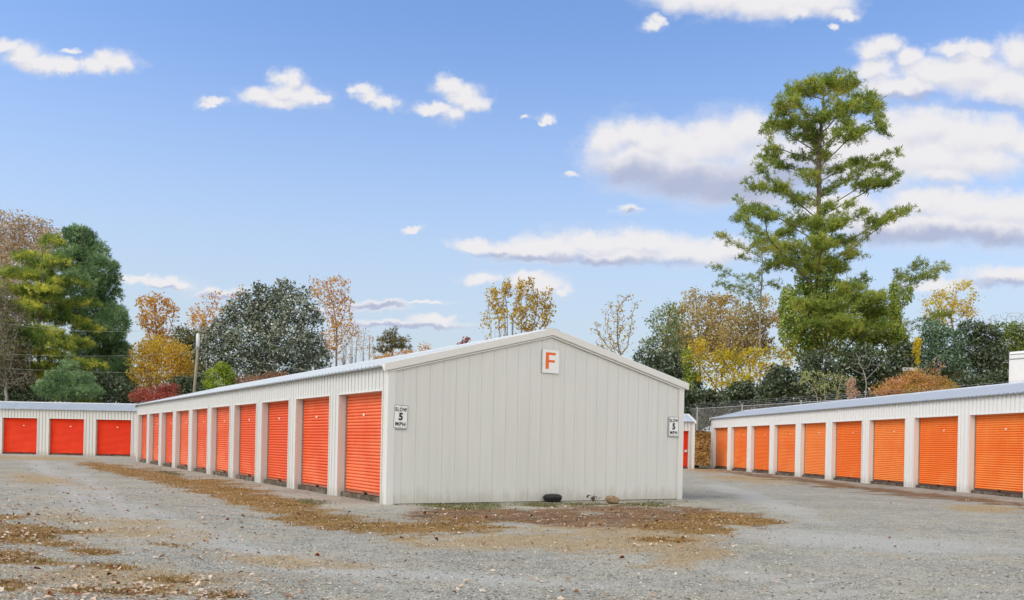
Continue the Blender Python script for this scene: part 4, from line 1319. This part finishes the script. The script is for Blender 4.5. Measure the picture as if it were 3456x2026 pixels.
plant('evergreen_tree', 'dark blue-green evergreen beside the yellow vine', 'tree', 70, 2310,
      [(2300, 815, 40, 26), (2330, 840, 46, 34), (2280, 860, 36, 34), (2320, 890, 60, 34), (2350, 920, 44, 30), (2280, 920, 36, 30)], LM['dark2'], M['bark'], 240, .38, .42, 9, .26, .10, 950, .011, 67, 8500, .5)
plant('evergreen_tree', 'taller dark green evergreen between its neighbours at the right', 'tree', 72, 2405,
      [(2390, 810, 34, 24), (2425, 825, 36, 28), (2400, 860, 50, 34), (2440, 880, 40, 36), (2390, 910, 50, 36), (2440, 930, 40, 26)], LM['dark'], M['bark'], 240, .38, .42, 9, .26, .11, 950, .011, 68, 8500, .5)
plant('evergreen_tree', 'lime-topped evergreen hedge behind the white trailer', 'tree', 74, 2490,
      [(2470, 812, 40, 20), (2510, 815, 40, 22), (2485, 850, 50, 34), (2530, 860, 50, 40), (2470, 890, 40, 36), (2520, 920, 50, 40), (2560, 830, 50, 40)], LM['hedge'], M['bark'], 240, .38, .42, 9, .26, .105, 950, .011, 69, 9000, .5)
plant('deciduous_tree', 'bare tan treetops above the hedge at the right edge', 'tree', 100, 2470,
      [(2435, 785, 30, 14), (2470, 780, 30, 16), (2510, 778, 34, 18), (2450, 800, 50, 14), (2545, 790, 40, 20)], LM['tan'], M['twig'], 300, .4, .45, 2, .15, .07, 830, .011, 70, 0, stems=5, shear=.6)
plant('pink_bush', 'rounded orange-pink autumn bush above the right shed roof', 'bush', 57, 2245,
      [(2200, 950, 40, 22), (2250, 938, 52, 28), (2300, 945, 44, 22), (2165, 962, 30, 16), (2250, 965, 100, 22), (2335, 955, 26, 14)], LM['pink'], M['twig'], 420, .24, .28, 9, .16, .06, 985, .007, 71, 8000, .3, stems=8, shear=.8)
plant('sapling', 'pale green sapling with feathery leaves above the right shed ridge', 'sapling', 60, 2035,
      [(1975, 915, 18, 10), (2010, 920, 26, 14), (2055, 925, 28, 14), (1965, 945, 22, 10), (2030, 950, 36, 16), (2090, 930, 20, 14)], LM['sap'], M['twig_grey'], 150, .28, .32, 6, .16, .10, 1000, .011, 72, 0, asp=.3, stems=3, shear=.5)
plant('dead_bush', 'small pale dead bush beside the feathery sapling', 'bush', 58, 2094,
      [(2094, 945, 12, 16), (2098, 968, 16, 14)], LM['pale'], M['twig_grey'], 60, .2, .24, 9, .12, .065, 985, .007, 73, 500, .2, stems=3)
plant('dead_tree', 'little grey dead tree with forked bare branches behind the orange-pink bush', 'tree', 64, 2130,
      [(2118, 880, 30, 20), (2150, 900, 30, 24), (2100, 905, 24, 20)], None, M['twig_grey'], 60, .35, .4, 0, .1, .06, 930, .012, 74, 0, shear=.5)
plant('yellow_vine', 'narrow hanging strand of bright yellow leaves left of the dark evergreens', 'vine', 68.5, 2256,
      [(2258, 845, 10, 16), (2255, 865, 8, 14), (2258, 890, 5, 12)], LM['lime'], M['twig'], 50, .3, .32, 8, .14, .10, 940, .008, 75, 400, .2)
plant('dark_shrub', 'low dark shrub at the edge of the wood behind the white trailer', 'shrub', 66, 2450,
      [(2400, 950, 50, 26), (2450, 940, 44, 30), (2370, 955, 40, 22), (2500, 950, 40, 30)], LM['dark'], M['bark'], 140, .4, .45, 8, .26, .12, 985, .011, 76, 5200, .35, stems=3)

# ------------------------------------------------------------------ chain-link fence
fr = thing('chain_link_fence', 'chain-link fence topped with barbed wire on the bank behind the sheds', 'fence', (14.4, 71.2, 2.45))
OFN = np.array([14.4, 71.2, 2.45])
seg = np.array(FENCE); cum = np.concatenate([[0], np.cumsum(np.linalg.norm(np.diff(seg, axis=0), axis=1))])
def fpt(s_): return np.array([np.interp(s_, cum, seg[:, 0]), np.interp(s_, cum, seg[:, 1])])
def fz(s_): p_ = fpt(s_); return 2.44
ftot = cum[-1]
s_post = [cum[4] + d_ for d_ in (-34.6, -27.8, -20.4, -13.3, -6.4, 0.0, 6.6, 12.9)]
galv = plain('fence_galvanised', (.50, .50, .48), .5, .4)
for s_ in s_post:
    if 0 <= s_ <= ftot:
        p_ = fpt(s_); q = MB(); b = np.array([p_[0], p_[1], 2.2]) - OFN
        q.tube([b, b + np.array([0, 0, 2.18])], .042, 8)
        q.tube([b + np.array([0, 0, 2.18]), b + np.array([-.02, -.02, 2.24])], [.05, .02], 8)
        q.tube([b + np.array([0, 0, 2.1]), b + np.array([-.22, -.10, 2.46])], .02, 6)
        q.build('post', galv, fr)
q = MB(); q.tube([np.array([*fpt(s_), 2.44 + 1.86]) - OFN for s_ in np.linspace(0, ftot, 24)], .028, 6); q.build('top_rail', galv, fr)
for i in range(3):
    q = MB()
    pts = []
    for s_ in np.linspace(0, ftot, 60):
        p_ = fpt(s_); pts.append(np.array([p_[0] - .07 * (i + 1), p_[1] - .033 * (i + 1), 2.44 + 1.98 + .115 * i]) - OFN)
    q.tube(pts, .0045, 4)
    for s_ in np.arange(0, ftot, .25):
        p_ = fpt(s_); c = np.array([p_[0] - .07 * (i + 1), p_[1] - .033 * (i + 1), 2.44 + 1.98 + .115 * i]) - OFN
        q.face([c + (-.02, 0, -.02), c + (0, .004, .004), c + (.02, 0, .02), c + (0, -.004, -.004)])
    q.build('barbed_wire', galv, fr)
st = np.arange(-1.9, ftot, .075); ver, fac = [], []
for sg in (0, 1):
    for s_ in st:
        a0, a1 = (s_, s_ + 1.84) if sg == 0 else (s_ + 1.84, s_)
        lo = max(0, -min(s_, 0)) / 1.84; hi = 1 - max(0, s_ + 1.84 - ftot) / 1.84
        if hi - lo < .05: continue
        t0, t1 = (lo, hi) if sg == 0 else (1 - hi, 1 - lo)
        pa = fpt(a0 + (a1 - a0) * t0); pb = fpt(a0 + (a1 - a0) * t1)
        A_ = np.array([*pa, 2.45 + 1.84 * t0]); B_ = np.array([*pb, 2.45 + 1.84 * t1])
        d_ = unit(B_ - A_); n_ = np.array([.95, .31, 0]); u_ = np.cross(d_, n_) * .0030; w_ = n_ * .0030
        for pt in (A_ + u_, A_ - u_ * .5 + w_, A_ - u_ * .5 - w_, B_ + u_, B_ - u_ * .5 + w_, B_ - u_ * .5 - w_): ver.append(pt - OFN)
        k0 = len(ver) - 6
        for j in range(3): fac.append([k0 + j, k0 + (j + 1) % 3, k0 + 3 + (j + 1) % 3, k0 + 3 + j])
arr_mesh('wire_mesh', np.array(ver), np.array(fac), galv, fr)

# ------------------------------------------------------------------ utility pole and cables
YP = 64.5
pb = at(474, 985, YP); pt_ = at(492, 800, YP)
pr_ = thing('utility_pole', 'weathered wooden utility pole leaning slightly behind the far shed', 'pole', (pb[0], YP, 0))
OP = np.array([pb[0], YP, 0])
wood = plain('weathered_wood', (.27, .24, .18), .9, 0, .2, 4)
q = MB(); q.tube([np.array([pb[0] - .2, YP, -.1]) - OP, pt_ - OP], [.125, .085], 10); q.build('shaft', wood, pr_, True)
c = at(487, 836, YP - .28) - OP
q = MB(); q.tube([c + (0, 0, -.55), c + (0, 0, -.5), c + (0, 0, .32), c + (0, 0, .42)], [.08, .13, .13, .07], 14); q.build('transformer', plain('transformer_grey', (.62, .64, .64), .5, .1), pr_, True)
q = MB(); q.box(c + (-.03, .1, -.2), c + (.03, .3, .1)); q.build('bracket', M['grey_metal'], pr_)
q = MB(); q.tube([at(490, 815, YP - .15) - OP + (-.5, 0, 0), at(490, 815, YP - .15) - OP + (.5, 0, 0)], .045, 6); q.build('crossarm', wood, pr_)
cab = plain('cable', (.26, .27, .24), .6); cabd = plain('dark_cable', (.05, .05, .05), .6)
def cable(label, pts, rad, mat):
    """pts: (sketch x, y, distance); a sagging line is drawn through them"""
    P_ = [at(*p_) for p_ in pts]; out = []
    A_, B_ = P_[0], P_[-1]; n = 26
    tm = .5; sag = 0
    if len(P_) == 3:
        t = np.dot(P_[1] - A_, B_ - A_) / np.dot(B_ - A_, B_ - A_)
        sag = -((P_[1] - A_)[2] - t * (B_ - A_)[2]) / (4 * t * (1 - t))
    for i in range(n + 1):
        t = i / n; p_ = A_ + (B_ - A_) * t; p_[2] -= 4 * sag * t * (1 - t); out.append(p_)
    q = MB(); q.tube(out, rad, 5); o = q.build('overhead_cable', mat, None, True)
    tag(o, label, 'cable', 'overhead cables at the utility pole'); return o
cable('topmost pale cable running left from the utility pole', [(-300, 725, 60), (305, 812, 62.5), (491, 803, YP)], .009, cab)
cable('pale cable crossing the pines halfway up left of the pole', [(-300, 845, 60), (110, 871, 61), (485, 868, YP)], .008, cab)
cable('upper of the two low cables over the far shed roof', [(-300, 880, 60), (220, 912, 61.5), (480, 917, YP)], .008, cab)
cable('lowest and darkest cable over the far shed roof', [(-300, 915, 60), (222, 931, 61.5), (480, 926, YP)], .012, cabd)
cable('thick pale cable falling right from the pole past the magnolia', [(489, 867, YP), (640, 890, 60), (830, 925, 52)], .012, cab)
cable('thin upper cable running right in front of the magnolia', [(491, 806, YP), (620, 822, 62), (900, 850, 58)], .007, cab)

# ------------------------------------------------------------------ trailer and house beyond the fence
YT = 47.0
a = at(2484, 866, YT); gzT = float(terrain(a[0] + 2, YT))
tr = thing('white_trailer', 'white box trailer parked beyond the right shed at the frame edge', 'trailer', (a[0], YT, gzT), math.radians(-62))
white = plain('trailer_white', (.78, .78, .77), .45, 0, .04, 2)
top = a[2] - gzT
mb = MB(); Lt, Wt, r_ = 7.5, 2.45, .13
sec = [(0, .95), (0, top - r_)] + [(r_ - r_ * math.cos(math.radians(t)), top - r_ + r_ * math.sin(math.radians(t))) for t in (30, 60, 90)]
sec = [(y, z) for y, z in sec] + [(Wt - y, z) for y, z in sec[::-1]]
for (y0, z0), (y1, z1) in zip(sec, sec[1:]): mb.face([(0, y0, z0), (Lt, y0, z0), (Lt, y1, z1), (0, y1, z1)])
mb.face([(0, y, z) for y, z in sec]); mb.face([(Lt, y, z) for y, z in sec[::-1]]); mb.face([(0, 0, .95), (Lt, 0, .95), (Lt, Wt, .95), (0, Wt, .95)])
mb.build('body', white, tr)
mb = MB(); mb.box((-.012, .02, top - .42), (Lt + .012, .03 - .045, top - .36)); mb.box((-.02, -.015, top - .17), (Lt + .01, .0, top - .13))
mb.build('rail', M['grey_metal'], tr)
mb = MB(); mb.box((.25, .3, .55), (Lt - .2, Wt - .3, .93)); mb.build('chassis', M['dark_metal'], tr)
for xw in (4.9, 5.9):
    for yw in (.12, Wt - .12):
        q = MB(); q.tube([(xw, yw - .12, .48), (xw, yw + .12, .48)], .48, 20); q.build('wheel', M['sign_black'], tr)

YH = 70.0
a = at(2222, 905, YH); b = at(2290, 908, YH); gzH = float(terrain(a[0], YH))
hs = thing('brick_house', 'low red brick house with a white fascia mostly hidden behind bushes', 'house', (a[0], YH, gzH))
wd = b[0] - a[0] + 3.0; hh = a[2] - gzH
def brick_mat():
    m, nt, out = new_mat('brick'); k = NT(nt)
    br = k.n('ShaderNodeTexBrick'); br.inputs['Color1'].default_value = (.30, .10, .07, 1); br.inputs['Color2'].default_value = (.22, .07, .05, 1); br.inputs['Mortar'].default_value = (.4, .36, .32, 1)
    br.inputs['Scale'].default_value = 4.5; co = k.coords(); sx = k.n('ShaderNodeSeparateXYZ'); k.link(co, sx.inputs[0])
    cb = k.n('ShaderNodeCombineXYZ'); k.link(sx.outputs[0], cb.inputs[0]); k.link(sx.outputs[2], cb.inputs[1]); k.link(cb.outputs[0], br.inputs[0])
    k.principled(out, br.outputs[0], .9, 0, .2); return m
mb = MB(); mb.box((.15, .15, -.2), (wd - .15, 5.0, hh - .22)); mb.build('wall', brick_mat(), hs)
mb = MB(); mb.box((0, 0, hh - .24), (wd, 5.2, hh)); mb.build('fascia', M['sign_white'], hs)
mb = MB(); mb.box((.06, .06, hh + .003), (wd - .06, 5.1, hh + .05)); mb.build('roof', M['grey_metal'], hs)
mb = MB(); mb.box((1.3, .10, hh - 1.6), (2.1, .148, hh - .6)); w_ = mb.build('window', M['sign_white'], hs)
mb = MB(); mb.box((1.36, .085, hh - 1.54), (2.04, .098, hh - .66)); mb.build('pane', plain('window_glass', (.10, .12, .14), .1, 0, .1, 1, .8), w_)

# ------------------------------------------------------------------ sky with clouds, sun
SUN_AZ, SUN_EL = math.radians(-114), math.radians(44)      # azimuth clockwise from the view axis (+y)
W = bpy.data.worlds.new('World'); sc.world = W; W.use_nodes = True
nt = W.node_tree; nt.nodes.clear(); k = NT(nt)
wo = nt.nodes.new('ShaderNodeOutputWorld')
sky = k.n('ShaderNodeTexSky', sky_type='NISHITA'); sky.sun_disc = False
sky.sun_elevation = SUN_EL; sky.sun_rotation = SUN_AZ
sky.altitude = 200; sky.air_density = 1.0; sky.dust_density = .6; sky.ozone_density = 1.6
CLOUDS = [(1740, -6, 150, 40), (1880, 14, 130, 38), (2010, 10, 100, 40), (1950, 35, 60, 20), (2075, 40, 40, 14), (1604, 62, 26, 18), (1622, 50, 20, 16), (2055, 74, 16, 8),
          (2145, 125, 44, 30), (2180, 110, 44, 30), (2160, 175, 60, 34), (2210, 215, 100, 34), (2240, 140, 40, 26), (2300, 180, 100, 44), (2390, 185, 110, 60), (2460, 220, 110, 40), (2350, 120, 60, 20), (2420, 130, 50, 24), (2510, 140, 50, 50), (2500, 215, 80, 50),
          (1500, 345, 60, 48), (1545, 330, 60, 44), (1610, 345, 80, 56), (1690, 365, 90, 60), (1770, 350, 100, 66), (1850, 320, 80, 50), (1560, 400, 110, 56), (1680, 430, 180, 56), (1800, 455, 150, 54), (1920, 400, 120, 80), (1860, 490, 80, 30),
          (2240, 320, 80, 64), (2300, 310, 70, 50), (2380, 340, 110, 70), (2460, 330, 80, 50), (2290, 390, 130, 66), (2180, 390, 120, 80), (2420, 390, 100, 50), (2310, 430, 90, 30), (2520, 350, 50, 50), (2060, 380, 130, 90),
          (2260, 500, 110, 40), (2370, 515, 130, 48), (2480, 520, 110, 56), (2300, 560, 180, 48), (2440, 570, 140, 44), (2160, 560, 120, 44), (2060, 520, 120, 50),
          (1170, 598, 60, 18), (1260, 606, 90, 24), (1350, 606, 110, 28), (1470, 596, 120, 32), (1590, 600, 120, 34), (1690, 620, 110, 38), (1780, 610, 80, 30), (1330, 626, 130, 20), (1520, 628, 160, 22),
          (15, 112, 44, 18), (60, 140, 46, 30), (100, 160, 60, 28), (150, 165, 50, 20), (250, 150, 36, 26), (285, 160, 44, 28), (225, 165, 50, 20), (170, 128, 30, 8),
          (685, 190, 36, 20), (715, 195, 36, 26), (700, 225, 50, 34), (640, 240, 56, 24), (740, 240, 56, 28), (785, 250, 30, 16), (690, 258, 60, 18), (530, 248, 34, 12), (515, 258, 20, 8),
          (940, 255, 40, 18), (905, 240, 30, 22), (885, 220, 20, 12), (1110, 212, 34, 24), (1140, 235, 44, 30), (1165, 255, 36, 26), (1070, 265, 64, 15), (1120, 278, 36, 22),
          (1352, 288, 22, 13), (1340, 300, 12, 8), (1290, 285, 16, 7), (1550, 517, 30, 11), (1022, 563, 22, 8), (1405, 430, 20, 8),
          (430, 694, 44, 16), (380, 690, 44, 14), (330, 688, 40, 10), (1060, 785, 56, 15), (930, 750, 80, 12), (1040, 738, 60, 5), (1190, 692, 50, 16), (1330, 698, 60, 30), (1290, 690, 50, 22), (1385, 716, 24, 16), (2480, 680, 100, 28), (2330, 700, 110, 18), (540, 720, 90, 12), (760, 760, 120, 12), (1000, 800, 160, 12)]
GREY = [(1560, 430, 130, 40), (1680, 450, 190, 50), (1820, 470, 160, 56), (1950, 430, 120, 60), (1480, 640, 200, 14), (1300, 634, 130, 12), (1620, 650, 150, 14), (1200, 620, 50, 10),
        (2300, 585, 220, 30), (2450, 595, 180, 32), (2160, 590, 120, 26), (2240, 240, 120, 14), (2440, 262, 130, 14), (1550, 523, 26, 7), (2480, 700, 120, 16), (1000, 806, 200, 10), (760, 764, 130, 9), (540, 726, 100, 9), (390, 706, 60, 8), (930, 752, 80, 8)]
FD = F_PX / S


def cloud_group(items, nm):
    gt = bpy.data.node_groups.new(nm, 'ShaderNodeTree')
    gt.interface.new_socket('UV', in_out='INPUT', socket_type='NodeSocketVector')
    gt.interface.new_socket('Field', in_out='OUTPUT', socket_type='NodeSocketFloat')
    gi = gt.nodes.new('NodeGroupInput'); go = gt.nodes.new('NodeGroupOutput'); q = NT(gt)
    acc = None
    for cx, cy, rx, ry in items:
        u, v = uv(cx * S, cy * S)
        sx, sy = FD / rx, FD / ry
        d_ = q.vmath('LENGTH', q.vmath('MULTIPLY_ADD', gi.outputs[0], (sx, sy, 0), (-u * sx, v * sy, 0)))
        acc = d_ if acc is None else q.math('SMOOTH_MIN', acc, d_, .28)
    gt.links.new(acc, go.inputs[0])
    return gt


CG = cloud_group(CLOUDS, 'cloud_field'); GG = cloud_group(GREY, 'cloud_undersides')
gen = k.n('ShaderNodeTexCoord').outputs['Generated']
sx = k.n('ShaderNodeSeparateXYZ'); k.link(gen, sx.inputs[0])
yc = k.math('MAXIMUM', sx.outputs[1], .12)
U = k.math('DIVIDE', sx.outputs[0], yc); Vv = k.math('DIVIDE', sx.outputs[2], yc)
cb = k.n('ShaderNodeCombineXYZ'); k.link(U, cb.inputs[0]); k.link(Vv, cb.inputs[1]); UVd = cb.outputs[0]
w1 = k.vmath('SUBTRACT', k.noise(UVd, 14, 5, .55, 'Color'), (.5, .5, .5))
w2 = k.vmath('SUBTRACT', k.noise(UVd, 55, 4, .6, 'Color'), (.5, .5, .5))
UVw = k.vmath('ADD', UVd, k.vmath('ADD', k.vmath('MULTIPLY', w1, (.038, .022, 0)), k.vmath('MULTIPLY', w2, (.026, .018, 0))))
def field(vec, tree=None):
    gnode = nt.nodes.new('ShaderNodeGroup'); gnode.node_tree = tree or CG; k.link(vec, gnode.inputs[0]); return gnode.outputs[0]
f0 = field(UVw)
f1 = field(k.vmath('ADD', UVw, (-.003, .011, 0)))
fg = field(UVw, GG)
fin = k.noise(k.vmath('MULTIPLY', UVd, (1, 1.5, 1)), 30, 7, .62)
fine2 = k.math('MULTIPLY', k.math('SUBTRACT', fin, .5), 1.15)
dens = k.math('ADD', k.math('SUBTRACT', 1.24, f0), k.math('MULTIPLY', fine2, .78))
alpha = k.mapr(dens, -.16, .80)
front = k.mapr(sx.outputs[1], .12, .30)
veil2 = k.mapr(k.math('ADD', k.math('SUBTRACT', 1.75, f0), k.math('MULTIPLY', k.math('SUBTRACT', k.noise(k.vmath('MULTIPLY', UVw, (1, 2.2, 1)), 16, 6, .65), .5), 3.2)), .1, 1.4, 0, .30)
alpha = k.math('MAXIMUM', alpha, veil2)
alpha = k.math('MULTIPLY', alpha, front)
under = k.mapr(k.math('ADD', k.math('SUBTRACT', 1.35, fg), k.math('MULTIPLY', fine2, .35)), -.05, 1.15)
roll_ = k.mapr(k.math('ADD', k.math('SUBTRACT', f0, f1), k.math('MULTIPLY', fine2, .5)), -.25, .75, 0, .38)
shade = k.math('MAXIMUM', under, roll_)
# cloud brightness is given in sky radiance units, like the sky texture
CB = 10.0
ccol = k.mix(shade, (.685 * CB, .675 * CB, .695 * CB), (.37 * CB, .41 * CB, .55 * CB))
skyc = k.mix(1, sky.outputs[0], (1.36, 1.52, 1.82), 'MULTIPLY')
SKYMUL = skyc.node
# thin milky veil low down
veil = k.mapr(sx.outputs[2], .0, .45, .98, 0)
skyc = k.mix(veil, skyc, (.475 * CB, .54 * CB, .585 * CB))
skyc = k.mix(alpha, skyc, ccol)
# added fill light: unseen bright broken cloud behind and above the viewer
rn = k.noise(gen, 2.6, 6, .6)
rear_fill = k.math('MULTIPLY', k.mapr(rn, .36, .52), k.mapr(sx.outputs[1], .25, -.25))
skyc = k.mix(k.math('MULTIPLY', rear_fill, .9), skyc, (1.42 * CB, 1.36 * CB, 1.24 * CB))
bg = k.n('ShaderNodeBackground'); bg.inputs['Strength'].default_value = .10
k.link(skyc, bg.inputs[0]); k.link(bg.outputs[0], wo.inputs[0])
W.cycles.sampling_method = 'MANUAL'; W.cycles.sample_map_resolution = 512

sl = bpy.data.lights.new('sun', 'SUN'); sl.energy = 1.30; sl.angle = math.radians(30); sl.color = (1, .93, .82)
so = bpy.data.objects.new('sun', sl); COL.objects.link(so)
sd = Vector((math.sin(SUN_AZ) * math.cos(SUN_EL), math.cos(SUN_AZ) * math.cos(SUN_EL), math.sin(SUN_EL)))
so.rotation_euler = sd.to_track_quat('Z', 'Y').to_euler(); so.location = sd * 60

# ------------------------------------------------------------------ camera
cam = bpy.data.cameras.new('camera'); co = bpy.data.objects.new('camera', cam); COL.objects.link(co)
cam.sensor_fit = 'HORIZONTAL'; cam.sensor_width = 36.0; cam.lens = F_PX / 3456 * 36
cam.shift_y = (CY - 1013.0) / 3456.0; cam.clip_end = 3000; cam.clip_start = .1
co.matrix_world = Matrix(((_c, -_s, 0, 0), (0, 0, -1, 0), (_s, _c, 0, EYE), (0, 0, 0, 1)))
sc.camera = co
sc.view_settings.view_transform = 'Standard'; sc.view_settings.look = 'None'
sc.view_settings.exposure = 0.32; sc.view_settings.gamma = 1
sc.cycles.max_bounces = 7; sc.cycles.diffuse_bounces = 4; sc.cycles.glossy_bounces = 2; sc.cycles.transmission_bounces = 3; sc.cycles.transparent_max_bounces = 4
